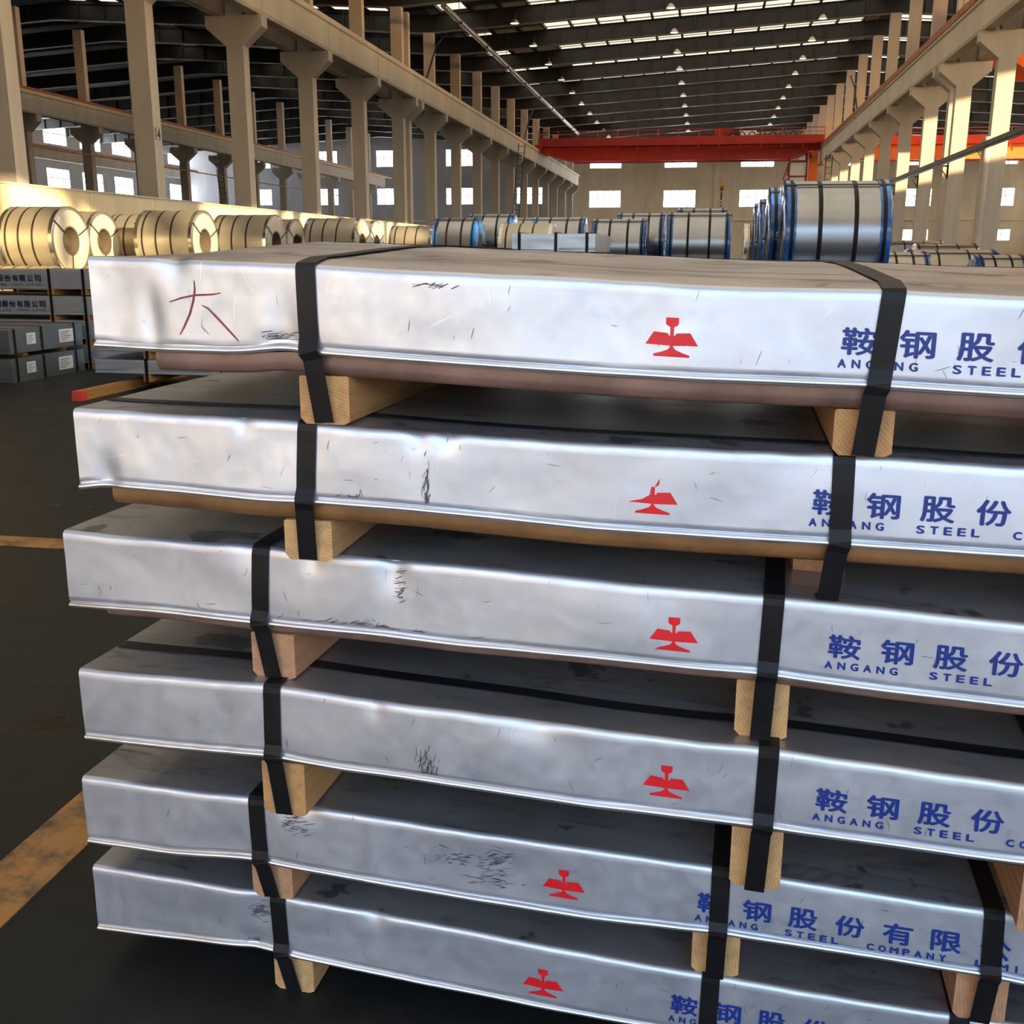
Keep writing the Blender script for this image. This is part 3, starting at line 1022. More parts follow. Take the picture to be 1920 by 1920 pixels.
# measured per pack: turn, left front corner X, Y; profile of top edge and of the lower lip (along the length, height above lens)
PACKS = [
    dict(th=0.0324, X=-1.0097, Y=1.6303,
         T=[(0, -.005), (.14, -.009), (.37, -.016), (.55, -.024), (.84, -.035), (1.0, -.043), (1.12, -.046), (1.26, -.047), (1.45, -.055), (1.8, -.058), (2.62, -.05)],
         B=[(0, -.157), (.11, -.161), (.26, -.162), (.34, -.154), (.40, -.161), (.55, -.168), (.84, -.181), (1.01, -.186), (1.25, -.189), (1.46, -.197), (2.62, -.195)],
         straps=[(.385, .387, .403), (1.277, 1.266, 1.254), (1.98, 1.98, 1.98)], logo=.966, lz=-.112, tube=('tube_brown', .034, .105), crown=.034, mats=('wood', 'wood')),
    dict(th=0.0076, X=-1.0658, Y=1.6337,
         T=[(0, -.261), (.1, -.264), (.2, -.268), (.41, -.271), (.45, -.275), (.6, -.282), (.89, -.291), (1.1, -.293), (1.28, -.293), (1.54, -.303), (2.62, -.303)],
         B=[(0, -.407), (.037, -.400), (.19, -.406), (.34, -.414), (.43, -.413), (.59, -.417), (.9, -.434), (1.08, -.437), (1.27, -.439), (1.56, -.444), (2.62, -.446)],
         straps=[(.427, .419, .415), (1.287, 1.290, 1.280), (1.98, 1.98, 1.98)], logo=1.001, lz=-.117, tube=('tube_rust', .031, .055), crown=.010, mats=('wood_pale', None)),
    dict(th=0.0645, X=-1.1664, Y=1.7207,
         T=[(0, -.507), (.12, -.511), (.32, -.513), (.39, -.510), (.42, -.512), (.49, -.516), (.77, -.519), (.93, -.522), (1.08, -.527), (1.29, -.529), (1.67, -.543), (2.62, -.545)],
         B=[(0, -.660), (.18, -.657), (.38, -.662), (.62, -.663), (.77, -.668), (.99, -.666), (1.18, -.669), (1.28, -.668), (1.48, -.678), (1.69, -.683), (2.62, -.688)],
         straps=[(.405, .397, .412), (1.302, 1.299, 1.294), (1.95, 1.95, 1.95)], logo=1.146, lz=-.096, tube=('tube_brown', .018, .07), crown=.008, mats=('wood_red', 'wood_pale')),
    dict(th=0.0558, X=-1.1452, Y=1.6929,
         T=[(0, -.774), (.2, -.773), (.38, -.768), (.41, -.768), (.55, -.775), (.68, -.778), (.85, -.780), (1.0, -.786), (1.16, -.790), (1.27, -.788), (1.67, -.803), (2.62, -.806)],
         B=[(0, -.921), (.18, -.920), (.38, -.913), (.42, -.915), (.54, -.921), (.7, -.923), (.99, -.934), (1.27, -.934), (1.69, -.942), (2.62, -.948)],
         straps=[(.40, .398, .408), (1.287, 1.285, 1.278), (1.73, 1.73, 1.74)], logo=1.122, lz=-.093, tube=('tube_dark', .012, .08), crown=.006, mats=('wood', 'wood_pale')),
    dict(th=0.0421, X=-1.1944, Y=1.742,
         T=[(0, -1.029), (.24, -1.035), (.37, -1.032), (.4, -1.031), (.49, -1.038), (.73, -1.047), (1.03, -1.053), (1.26, -1.060), (1.72, -1.076), (2.62, -1.08)],
         B=[(0, -1.180), (.18, -1.182), (.36, -1.171), (.4, -1.174), (.73, -1.191), (1.03, -1.199), (1.26, -1.193), (1.56, -1.197), (1.71, -1.202), (1.79, -1.208), (2.62, -1.215)],
         straps=[(.38, .384, .398), (1.273, 1.273, 1.271), (1.727, 1.732, 1.727)], logo=.99, lz=-.105, tube=('tube_dark', .010, .09), crown=.006, mats=('wood_red', 'wood_pale')),
    dict(th=0.0401, X=-1.2073, Y=1.7613,
         T=[(0, -1.248), (.18, -1.250), (.4, -1.256), (.43, -1.258), (.61, -1.266), (.73, -1.271), (1.05, -1.286), (1.26, -1.294), (1.7, -1.305), (2.62, -1.31)],
         B=[(0, -1.401), (.17, -1.397), (.34, -1.389), (.4, -1.391), (.44, -1.397), (.73, -1.412), (1.05, -1.425), (1.26, -1.428), (1.7, -1.432), (2.62, -1.432)],
         straps=[(.418, .421, .438), (1.279, 1.277, 1.272), (1.712, 1.708, 1.70)], logo=.964, lz=-.116, tube=('tube_dark', .008, .09), crown=.006, mats=('wood_pale', 'wood')),
]
# dents: (u, v 0..1 bottom..top, reach along, reach up, depth, lowers edge)
DENTS = [
    [(.155, .95, .022, .16, .006), (.108, .35, .018, .3, .005), (.045, .45, .05, .7, .004), (.345, .30, .025, .5, .005), (.335, .03, .05, .15, .005), (.87, .45, .10, .7, .0045), (.99, .35, .04, .5, -.003), (.62, .6, .16, .6, -.002)],
    [(.31, .96, .018, .14, .004), (.615, .97, .020, .16, .007), (.665, .97, .022, .14, .006), (.055, .12, .02, .3, .006), (.385, .8, .05, .4, .004), (.78, .5, .12, .7, .003), (1.22, .9, .04, .4, .004)],
    [(.505, .97, .022, .18, .006), (.655, .93, .028, .3, .009), (.38, .95, .03, .2, .004), (.75, .4, .16, .6, .003), (1.0, .5, .12, .6, -.003), (.2, .4, .1, .6, .002)],
    [(.89, .97, .05, .2, .006), (.60, .97, .02, .2, .004), (.30, .4, .02, .6, .002), (.75, .5, .15, .6, -.003), (1.1, .4, .1, .7, .003)],
    [(.44, .97, .02, .2, .005), (.485, .97, .025, .15, .005), (.15, .5, .08, .6, .002), (.32, .2, .06, .4, .004), (.9, .4, .1, .5, .002)],
    [(.385, .8, .03, .3, .006), (.36, .06, .025, .2, .007), (.62, .97, .022, .16, .006), (.2, .5, .1, .6, .002), (.8, .5, .14, .6, .003)],
]
ORD = ['topmost', 'second from the top', 'third from the top', 'fourth from the top', 'fifth from the top', 'lowest']
EXTRA = [', with red crayon sign', ', emblem partly scratched', ', reddish pine bearer', ', with black smudge', ', oil-stained beside the emblem', ', standing on the floor']


def zt(i, u):
    return smooth_table(PACKS[i]['T'], u) + EYE


def zb(i, u):
    return smooth_table(PACKS[i]['B'], u, 0.02) + EYE


def strap_pinch(i, u):
    return max(math.exp(-((u - s[0]) / 0.035) ** 2) for s in PACKS[i]['straps'])


def fy(i, u, v):
    """inward offset of the front sheet at length u and height fraction v"""
    d = 0.0
    for (a, b, ru, rv, dep) in DENTS[i]:
        d += dep * math.exp(-((u - a) / ru) ** 2 - ((v - b) / rv) ** 2)
    q = Vector((u * 2.2, v * 0.55 + i * 7.3, i * 3.1))
    d += 0.0060 * noise.noise(q) + 0.0016 * noise.noise(Vector((u * 9, v * 1.6, i * 5.0)))
    d += 0.0022 * strap_pinch(i, u) * (1 - 0.5 * math.sin(math.pi * min(1, max(0, v))))
    d += 0.0004 * noise.noise(Vector((u * 45, v * 5, i * 2.0)))
    return d


def edge_drop(i, u):
    d = 0.0
    for (a, b, ru, rv, dep) in DENTS[i]:
        if b > 0.85:
            d += 0.55 * dep * math.exp(-((u - a) / (ru * 0.8)) ** 2)
    return d + 0.0012 * noise.noise(Vector((u * 14, 3.3, i * 4.0)))


def crown(i, u, y):
    c = PACKS[i]['crown']
    k = sstep(0, 0.22, u) * (0.25 * sstep(0, 0.06, y) + 0.75 * sstep(0.0, 0.5, y)) * (1 - 0.6 * sstep(0.75, PW, y))
    ripple = 0.0018 * noise.noise(Vector((u * 3.5, y * 5.0, i * 9.0))) * sstep(0, 0.1, y)
    return c * k + ripple


def on_face(i, u, z, proud=0.0):
    """local point on the front sheet"""
    t, b = zt(i, u), zb(i, u)
    v = (z - b) / (t - b)
    return (u, fy(i, u, v) - proud, z)


def front_pt(i, u, v, proud=0.0):
    t, b = zt(i, u) - edge_drop(i, u), zb(i, u)
    return (u, fy(i, u, v) - proud, b + (t - b) * v)


floor_top = [None] * 6
for i, P in enumerate(PACKS):
    base = 0.0
    root = thing('sheet_pack', 'zinc sheet pack, %s in the big stack%s' % (ORD[i], EXTRA[i]), 'sheet pack', (P['X'], P['Y'], 0), -P['th'], 'packs of the big stack')
    # ---- wrapper
    mb = MB()
    us = []
    u = 0.0
    while u < PL - 1e-6:
        us.append(u)
        u += 0.0075 if u < 1.75 else 0.03
    us.append(PL)
    rings = []
    nface = 14
    for u in us:
        t, b = zt(i, u), zb(i, u)
        ed = edge_drop(i, u)
        ring = [(PW, b, 1), (PW, t - 0.01 + crown(i, u, PW), 1)]
        for y in (1.09, 0.95, 0.8, 0.65, 0.5, 0.38, 0.28, 0.2, 0.14, 0.09, 0.055, 0.03, 0.016):
            ring.append((y, t + crown(i, u, y) - ed * sstep(0.08, 0, y), 1))
        f1 = fy(i, u, 0.985)
        ring.append((f1 + 0.0085, t - 0.0003 - ed, 1))
        ring.append((f1 + 0.0045, t - 0.0016 - ed, 0))
        ring.append((f1 + 0.0017, t - 0.0044 - ed, 0))
        zl = b + 0.0145
        for k in range(nface):
            v = 1 - k / (nface - 1)
            z = zl + (t - 0.009 - ed - zl) * v
            vv = (z - b) / (t - b)
            ring.append((fy(i, u, vv), z, 0))
        f0 = fy(i, u, 0.12) * 0.6 + 0.0012 * noise.noise(Vector((u * 11, 1.7, i)))
        ring += [(f0 + 0.0026, b + 0.0122, 2), (f0 - 0.0010, b + 0.0105, 2), (f0 - 0.0040, b + 0.0082, 2), (f0 - 0.0045, b + 0.0048, 2), (f0 - 0.0022, b + 0.0014, 2), (f0 + 0.006, b, 2), (0.05, b + 0.001, 0)]
        n = len(mb.v)
        mb.v += [(u, y, z) for y, z, _ in ring]
        rings.append(n)
    mats = [m for _, _, m in ring]
    K = len(ring)
    for a, c in zip(rings, rings[1:]):
        for k in range(K - 1):
            mb.f.append((a + k, a + k + 1, c + k + 1, c + k))
            mb.m.append(mats[k + 1] if mats[k] != 1 or mats[k + 1] == 1 else (1 if k < 15 else 0))
        mb.f.append((a + K - 1, a, c, c + K - 1))
        mb.m.append(0)
    mb.f.append(tuple(rings[0] + k for k in range(K)))
    mb.m.append(0)
    mb.f.append(tuple(rings[-1] + k for k in reversed(range(K))))
    mb.m.append(0)
    wr = mb.obj('wrapper', [M['zinc'], M['top1'] if i == 0 else M['top'], M['lip']], root, True, 65)
    # ---- rail tube under the lip
    tm, th_, u0 = P['tube']
    tb = MB()
    prev = None
    for u in [u0 + (PL - 0.05 - u0) * k / 60 for k in range(61)]:
        b = zb(i, u)
        sec = [(0.012, b - 0.001), (0.011, b - th_ * 0.45), (0.014, b - th_ * 0.75), (0.022, b - th_ * 0.95), (0.035, b - th_), (0.10, b - th_), (0.10, b - 0.001)]
        n = len(tb.v)
        tb.v += [(u, y, z) for y, z in sec]
        if prev is not None:
            for k in range(7):
                j = (k + 1) % 7
                tb.f.append((prev + k, n + k, n + j, prev + j))
                tb.m.append(0)
        else:
            tb.f.append(tuple(n + k for k in range(7)))
            tb.m.append(0)
        prev = n
    tb.f.append(tuple(prev + k for k in reversed(range(7))))
    tb.m.append(0)
    tb.obj('base_tube', M[tm], root, True)
    n0 = MB()
    n0.box(u0 + 0.02, PL - 0.08, PW - 0.12, PW - 0.02, zb(i, 1.3) - th_, zb(i, 1.3) - 0.001)
    n0.obj('base_tube', M[tm], root)
    # ---- bearers and straps
    for k, (sa, sb, sc) in enumerate(P['straps']):
        top_b = zb(i, sc) - th_
        if i < 5:
            q = PACKS[i + 1]
            wx = P['X'] + sc - q['X']
            bot_b = zt(i + 1, wx) + 0.0005
        else:
            bot_b = 0.0
        hb = top_b - bot_b
        wmat = P['mats'][k % 2] if k < 2 else 'wood_red'
        wob = 0.043
        if wmat:
            mbb = MB()
            ch = 0.010
            sec = [(sc - wob, bot_b + ch), (sc - wob + ch, bot_b), (sc + wob - ch, bot_b), (sc + wob, bot_b + ch * 0.5), (sc + wob, top_b - 0.003), (sc + wob - 0.003, top_b), (sc - wob + 0.003, top_b), (sc - wob, top_b - 0.003)]
            y0 = 0.014 + 0.006 * ((i * 3 + k * 5) % 3)
            mbb.prism(sec, y0, PW - 0.02, 'y')
            mbb.obj('bearer', M[wmat], root)
        else:
            y0 = 0.03
            mbb = MB().box(sc - wob, sc + wob, 0.16, PW - 0.02, bot_b, top_b)
            mbb.obj('bearer', M['wood_red'], root)
        w = 0.0165
        path = [(sa + 0.0, PW + 0.003, zb(i, sa)), (sa, PW + 0.003, zt(i, sa) + crown(i, sa, PW) - 0.006)]
        diag = 0.16 if (i == 0 and k == 0) else (-0.10 if (i == 0 and k == 1) else 0.01)
        for y in (1.05, 0.8, 0.6, 0.45, 0.3, 0.2, 0.12, 0.06, 0.025):
            uu = sa + diag * sstep(0.0, 1.0, y)
            path.append((uu, y, zt(i, uu) + crown(i, uu, y) + 0.0022))
        path.append((sa, fy(i, sa, 0.98) + 0.004, zt(i, sa) + 0.0016))
        path.append((sa, fy(i, sa, 0.98) - 0.0012, zt(i, sa) - 0.0035))
        for v in (0.9, 0.75, 0.6, 0.45, 0.3, 0.2):
            uu = sa + (sb - sa) * (1 - v)
            z = zb(i, uu) + (zt(i, uu) - zb(i, uu)) * v
            path.append((uu, min(fy(i, uu + q_, v) for q_ in (-w, 0, w)) - 0.0022, z))
        path.append((sb, -0.0075, zb(i, sb) + 0.012))
        path.append((sb, -0.0080, zb(i, sb) + 0.004))
        path.append((sb + (sc - sb) * 0.35, -0.003, zb(i, sb) - 0.008))
        path.append((sc, min(0.010, y0 - 0.002), bot_b + 0.0035))
        path.append((sc, y0 + 0.012, bot_b + 0.0016))
        path.append((sc, y0 + 0.10, bot_b + 0.0016))
        st = MB()
        rr = []
        for a in range(len(path)):
            p0, p1 = Vector(path[max(0, a - 1)]), Vector(path[min(len(path) - 1, a + 1)])
            tg = p1 - p0
            nrm = Vector((0, tg.z, -tg.y))
            nrm = nrm.normalized() if nrm.length > 1e-9 else Vector((0, -1, 0))
            c = Vector(path[a])
            side = Vector((1, 0, 0)) * w
            # keep the width square to a slanting run
            lean = tg.x / max(1e-6, math.hypot(tg.y, tg.z))
            dn = Vector((0, tg.y, tg.z)).normalized() if math.hypot(tg.y, tg.z) > 1e-9 else Vector((0, 0, 0))
            side = side - dn * (w * lean * 0.9)
            n = len(st.v)
            st.v += [tuple(c - side), tuple(c + side), tuple(c + side + nrm * 0.0011), tuple(c - side + nrm * 0.0011)]
            rr.append(n)
        for a, c in zip(rr, rr[1:]):
            for q_ in range(4):
                j = (q_ + 1) % 4
                st.f.append((a + q_, a + j, c + j, c + q_))
                st.m.append(0)
        st.f += [tuple(rr[0] + q_ for q_ in range(4)), tuple(rr[-1] + q_ for q_ in reversed(range(4)))]
        st.m += [0, 0]
        st.obj('strap', M['strap'], root, False)
    # ---- lengthwise strap on the top sheet
    yl = {0: 0.62, 1: 0.105, 2: 0.55, 3: 0.135, 4: 0.60, 5: 0.5}[i]
    ls = MB()
    prev = None
    for a in range(0, 71):
        u = 0.004 + (PL - 0.01) * a / 70
        y = yl + 0.012 * math.sin(u * 2.1 + i) - 0.02 * u
        row = []
        for dy in (-0.016, 0.016):
            row.append((u, y + dy, zt(i, u) + crown(i, u, y + dy) + 0.0012))
        n = len(ls.v)
        ls.v += [row[0], row[1], (u, row[1][1], row[1][2] + 0.001), (u, row[0][1], row[0][2] + 0.001)]
        if prev is not None:
            for q_ in range(4):
                j = (q_ + 1) % 4
                ls.f.append((prev + q_, n + q_, n + j, prev + j))
                ls.m.append(0)
        prev = n
    ls.obj('lengthwise_strap', M['strap'], root)
    # ---- printed emblem and lettering
    uL = P['logo']
    zc = lambda u: zt(i, 0) + (zt(i, uL) - zt(i, 0)) * (u / uL) + P['lz']
    tilt = (zt(i, 1.5) - zt(i, 0.6)) / 0.9

    def zline(u):
        return zt(i, uL) + tilt * (u - uL) - 0.079

    em = MB()
    vs, fs = RAIL_MESH
    sc_ = 0.079 / 256
    if i == 1:
        # the left wing is partly rubbed away
        vs = [(x, y) if not (x < -20 and y > -20) else (x * 0.62, y * 0.2 - 24) for x, y in vs]
    pts = [on_face(i, uL + x * sc_, zline(uL + x * sc_) + y * sc_ * 0.97, 0.0009) for x, y in vs]
    for f in fs:
        em.face([pts[k] for k in f])
    em.obj('rail_emblem', M['red_print'], root)
    for c, g in enumerate(han_glyph):
        uc = uL + 0.2689 + 0.0794 * c
        vs, fs = glyph_fit(g, 0.0475, 0.0385)
        han = MB()
        pts = [on_face(i, uc + x, zline(uc) + tilt * x + y + 0.008, 0.0013) for x, y in vs]
        for f in fs:
            han.face([pts[k] for k in f])
        han.obj('printed_character', M['blue_print'], root)
    for c, chh in enumerate(ENG):
        if chh == ' ':
            continue
        uc = uL + 0.2689 - 0.022 + 0.0198 * c
        eng = MB()
        vs, fs = glyph_fit(eng_glyph[chh], {'I': 0.0022, 'M': 0.0128}.get(chh, 0.0108), 0.0118, 0.075 if chh != 'I' else 0.35)
        pts = [on_face(i, uc + x, zline(uc) + tilt * x + y - 0.0245, 0.0013) for x, y in vs]
        for f in fs:
            eng.face([pts[k] for k in f])
        eng.obj('printed_letter', M['blue_print'], root)

    # ---- scuffs and scratches
    def stroke(mbx, pts_uv, w0):
        n0 = None
        for k, (u, v) in enumerate(pts_uv):
            a = pts_uv[max(0, k - 1)]
            b = pts_uv[min(len(pts_uv) - 1, k + 1)]
            du, dv = b[0] - a[0], (b[1] - a[1]) * 0.15
            ll = math.hypot(du, dv) or 1
            f = math.sin(math.pi * (k + 0.35) / (len(pts_uv) - 0.3)) ** 0.5
            ox, oz = -dv / ll * w0 * f / 2, du / ll * w0 * f / 2 / 0.15
            n = len(mbx.v)
            mbx.v += [front_pt(i, u + ox, v + oz, 0.0007), front_pt(i, u - ox, v - oz, 0.0007)]
            if n0 is not None:
                mbx.f.append((n0, n0 + 1, n + 1, n))
                mbx.m.append(0)
            n0 = n

    rnd = random.Random(100 + i)
    dk, lt = MB(), MB()
    for k in range(44):
        u, v = rnd.uniform(0.03, 1.6), rnd.uniform(0.16, 0.95)
        L = rnd.uniform(0.006, 0.05) * (0.5 if k % 3 else 1)
        a = rnd.choice((1.45, 1.3, 1.8, 0.2, -0.2, 1.57)) + rnd.gauss(0, 0.25)
        cv = rnd.gauss(0, 0.25)
        pts = []
        for s in range(5):
            q = s / 4 - 0.5
            uu = u + L * q * math.cos(a) + cv * L * q * q
            vv = v + L * q * math.sin(a) / 0.15
            pts.append((min(PL, max(0.004, uu)), min(0.97, max(0.15, vv))))
        stroke(lt if k % 3 == 0 else dk, pts, rnd.uniform(0.0003, 0.0010))
    smudge = {3: [(.70, .22, .018, .035, 60)], 4: [(.80, .60, .06, .02, 34), (.86, .40, .05, .03, 34), (.46, .72, .03, .03, 40), (.87, .70, .02, .02, 30)], 0: [(.335, .17, .035, .01, 30), (.60, .85, .02, .004, 12)],
              1: [(.63, .3, .006, .06, 30), (.5, .1, .03, .01, 20)], 2: [(.67, .7, .008, .03, 25), (.6, .15, .12, .008, 40)], 5: [(.375, .68, .02, .02, 50), (.36, .12, .015, .01, 20)]}[i]
    for (u, v, su, sv, cnt) in smudge:
        for k in range(cnt):
            uu, vv = rnd.gauss(u, su * 0.5), rnd.gauss(v, sv / 0.15 * 0.45)
            L = rnd.uniform(0.006, 0.026)
            a = (1.5 if i in (3, 1) else 0.25) + rnd.gauss(0, 0.3)
            stroke(dk, [(uu + L * q * math.cos(a), min(0.97, max(0.14, vv + L * q * math.sin(a) / 0.15))) for q in (-.5, -.2, .2, .5)], rnd.uniform(0.0006, 0.0020))
    o = dk.obj('scuff_marks', M['scratch_dark'], root)
    o['kind'] = 'stuff'
    o = lt.obj('scratch_marks', M['scratch_light'], root)
    o['kind'] = 'stuff'
    if i == 0:
        cr = MB()
        def uv(px, py):
            # crayon strokes given on the sheet as (length, height fraction)
            return (px, py)
        stroke(cr, [(.143, .55), (.165, .60), (.19, .625), (.22, .64), (.236, .66)], 0.0034)
        stroke(cr, [(.190, .78), (.190, .68), (.186, .56), (.178, .42), (.166, .28), (.158, .20)], 0.0038)
        stroke(cr, [(.201, .52), (.211, .49), (.225, .40), (.240, .30), (.254, .20), (.262, .14)], 0.0036)
        cr.obj('crayon_sign', M['crayon'], root)
        # thin dark overlap seams on the top sheet
        for (ya, yb_, ua, ub) in ((0.16, 0.20, 0.25, 1.5), (0.33, 0.30, 0.75, 2.4), (0.10, 0.09, 0.9, 1.25), (0.09, 0.14, 1.33, 2.3)):
            sm = MB()
            prev = None
            for q in range(41):
                f = q / 40
                u = ua + (ub - ua) * f
                y = ya + (yb_ - ya) * f + 0.006 * math.sin(f * 9)
                w0 = 0.0022 * math.sin(math.pi * (0.06 + 0.88 * f))
                n = len(sm.v)
                sm.v += [(u, y - w0, zt(0, u) + crown(0, u, y) + 0.0012), (u, y + w0, zt(0, u) + crown(0, u, y) + 0.0012)]
                if prev is not None:
                    sm.f.append((prev, prev + 1, n + 1, n))
                    sm.m.append(0)
                prev = n
            sm.obj('sheet_seam', M['strap_thin'], root)


# ------------------------------------------------------------------ other packs of sheets
def simple_pack(loc, lx, ly, h, label, group, straps_x=(), straps_y=(), lift=0.0, mat='zinc', topm='top', bear='wood', text=None, stickers=(), rz=0.0):
    """loc = left front corner on what it stands on; lift = bearer height"""
    t = thing('sheet_pack', label, 'sheet pack', loc, rz, group)
    mb = MB()
    c = 0.012
    us = [lx * k / 40 for k in range(41)]
    ringsb = []
    seed = loc[0] * 3.1 + loc[1]
    for u in us:
        nz = 0.004 * noise.noise(Vector((u * 2, seed, 0)))
        ring = [(ly, lift), (ly, lift + h), (ly * 0.6, lift + h + 0.006 + nz), (ly * 0.3, lift + h + 0.006 + nz), (c, lift + h + nz), (0.003, lift + h - 0.004 + nz), (0.0, lift + h - c + nz)]
        for k in range(6):
            z = lift + h - c - (h - c - 0.03) * (k + 1) / 6
            ring.append((0.005 * noise.noise(Vector((u * 3, k * 0.6, seed))), z))
        ring += [(0.004, lift + 0.025), (-0.006, lift + 0.018), (-0.006, lift + 0.005), (0.004, lift), (0.06, lift)]
        n = len(mb.v)
        mb.v += [(u, y, z) for y, z in ring]
        ringsb.append(n)
    K = len(ring)
    for a, b in zip(ringsb, ringsb[1:]):
        for k in range(K):
            j = (k + 1) % K
            mb.f.append((a + k, a + j, b + j, b + k))
            mb.m.append(1 if 1 <= k <= 3 else 0)
    mb.f += [tuple(ringsb[0] + k for k in range(K)), tuple(ringsb[-1] + k for k in reversed(range(K)))]
    mb.m += [0, 0]
    mb.obj('wrapper', [M[mat], M[topm]], t, True)
    for sx in straps_x:
        w = 0.018
        s = MB()
        s.box(sx - w, sx + w, -0.012, -0.008, 0.002, lift + h + 0.012)
        s.box(sx - w, sx + w, -0.012, ly + 0.005, lift + h + 0.0125, lift + h + 0.016)
        s.box(sx - w, sx + w, ly + 0.003, ly + 0.006, 0.002, lift + h + 0.012)
        s.obj('strap', M['strap'], t)
        if lift > 0.01:
            MB().box(sx - 0.045, sx + 0.045, 0.0, ly, 0.0, lift).obj('bearer', M[bear], t)
    for sy in straps_y:
        w = 0.018
        s = MB()
        s.box(lx + 0.003, lx + 0.007, sy - w, sy + w, 0.002, lift + h + 0.008)
        s.box(-0.005, lx + 0.007, sy - w, sy + w, lift + h + 0.012, lift + h + 0.015)
        s.obj('strap', M['strap'], t)
    for (face, a, z0, w, hh) in stickers:
        s = MB()
        k = MB()
        if face == 'x':
            s.box(lx + 0.001, lx + 0.003, a, a + w, lift + z0, lift + z0 + hh)
            for q in range(5):
                k.box(lx + 0.003, lx + 0.0036, a + w * 0.08, a + w * (0.5 + 0.08 * ((q * 7) % 5)), lift + z0 + hh * (0.12 + 0.16 * q), lift + z0 + hh * (0.17 + 0.16 * q))
        st_ = s.obj('label_sheet', M['paper'], t)
        k.obj('label_print', M['ink'], st_)
    if text:
        (tu, tz, cw, pitch) = text
        for c_, g in enumerate(han_glyph):
            hm = MB()
            vs, fs = glyph_fit(g, cw, cw * 0.98)
            for f in fs:
                hm.face([(tu + pitch * c_ + vs[k][0], -0.008, tz + vs[k][1]) for k in f])
            hm.obj('printed_character', M['blue_print'], t)
        em_ = MB()
        full = pitch * 7 + cw
        for c_, chh in enumerate(ENG):
            if chh == ' ':
                continue
            vs, fs = glyph_fit(eng_glyph[chh], {'I': 0.004}.get(chh, full / 31 * 0.6), cw * 0.3)
            for f in fs:
                em_.face([(tu - cw / 2 + full / 31 * (c_ + 0.5) + vs[k][0], -0.008, tz - cw * 0.92 + vs[k][1]) for k in f])
        em_.obj('printed_letters', M['ink'], t)['kind'] = 'stuff'
    return t


# grey pair standing on the floor at the left
for k, (z, lab) in enumerate(((0.0, 'dark grey sheet pack with paper labels lying on the floor'), (0.335, 'dark grey sheet pack with paper labels on top of another grey pack'))):
    simple_pack((-9.6, 10.97, z), 1.72, 1.48, 0.275, lab, 'grey labelled packs', (), (0.10, 0.62, 1.30), 0.0, 'zinc_grey', 'top', 'wood', None,
                [('x', 0.33 if k else 0.28, 0.09, 0.17, 0.13), ('x', 0.98 if k else 0.92, 0.06, 0.30, 0.16)])
    if k == 0:
        for y in (11.3, 12.1):
            tag(MB().box(-9.75, -7.95, y, y + 0.09, 0.287, 0.333).obj('timber_bearer', M['wood_orange']), 'yellowish timber spacer between the two grey packs', 'timber', 'spacers of the grey packs')
# white lettered packs behind them
wz = [0.0, 0.31, 0.62, 0.95]
wl_ = ['bottom', 'second', 'lettered pack below the top one', 'lettered top pack']
for k, z in enumerate(wz):
    simple_pack((-10.4, 12.62, z), 4.2, 1.1, 0.245, 'white sheet pack, %s, behind the grey packs' % (['lowest', 'second from the floor', 'lettered, third from the floor', 'lettered, topmost'][k]),
                'white packs of the left stack', (2.02, 2.50, 3.5), (), 0.072, 'zinc', 'top1', 'wood_orange',
                (1.10 + 0.03 * (3 - k), 0.072 + 0.135, 0.085, 0.108) if k >= 2 else None)
for k, z in enumerate((0.0, 0.30, 0.60, 0.90)):
    simple_pack((-10.9, 14.2, z), 4.4, 1.1, 0.245, 'plain zinc sheet pack, %s of the stack before golden coils' % ('lowest', 'second from the floor', 'third from the floor', 'topmost')[k], 'rear packs at the left', (0.9, 1.7, 2.5, 3.3), (), 0.05, 'zinc', 'top1', 'wood_orange')
# small stack with orange timbers
for k, z in enumerate((0.10, 0.345)):
    simple_pack((-6.62 + 0.02 * k, 10.65, z), 2.6, 1.1, 0.155, 'crumpled white sheet pack, %s of the small pair on orange timbers' % ('lower', 'upper')[k], 'packs on orange timbers', (0.62, 1.5), (), 0.085, 'zinc', 'top', 'wood_orange')
for k, x in enumerate((-6.30, -5.3, -4.4)):
    t = thing('timber_bearer', 'orange timber beam under the small white packs', 'timber', (x, 9.75, 0), 0, 'orange timbers')
    MB().box(-0.05, 0.05, 0.12, 2.3, 0, 0.10).obj('beam', M['wood_orange'], t)
    MB().box(-0.051, 0.051, 0, 0.12, 0, 0.101).obj('painted_end', M['red_paint'], t)
# pile whose top pack shows beyond the big stack
for k in range(6):
    simple_pack((-2.34, 13.0, 0.29 * k), 1.02, 2.0, 0.215, 'white sheet pack, %s of the pile beyond the big stack' % ('lowest', 'second from the floor', 'third from the floor', 'fourth from the floor', 'fifth from the floor', 'topmost')[k], 'packs of the rear pile', (0.09, 0.54, 0.92), (), 0.062, 'zinc', 'top', 'wood')


# ------------------------------------------------------------------ coils
coil_cache = {}


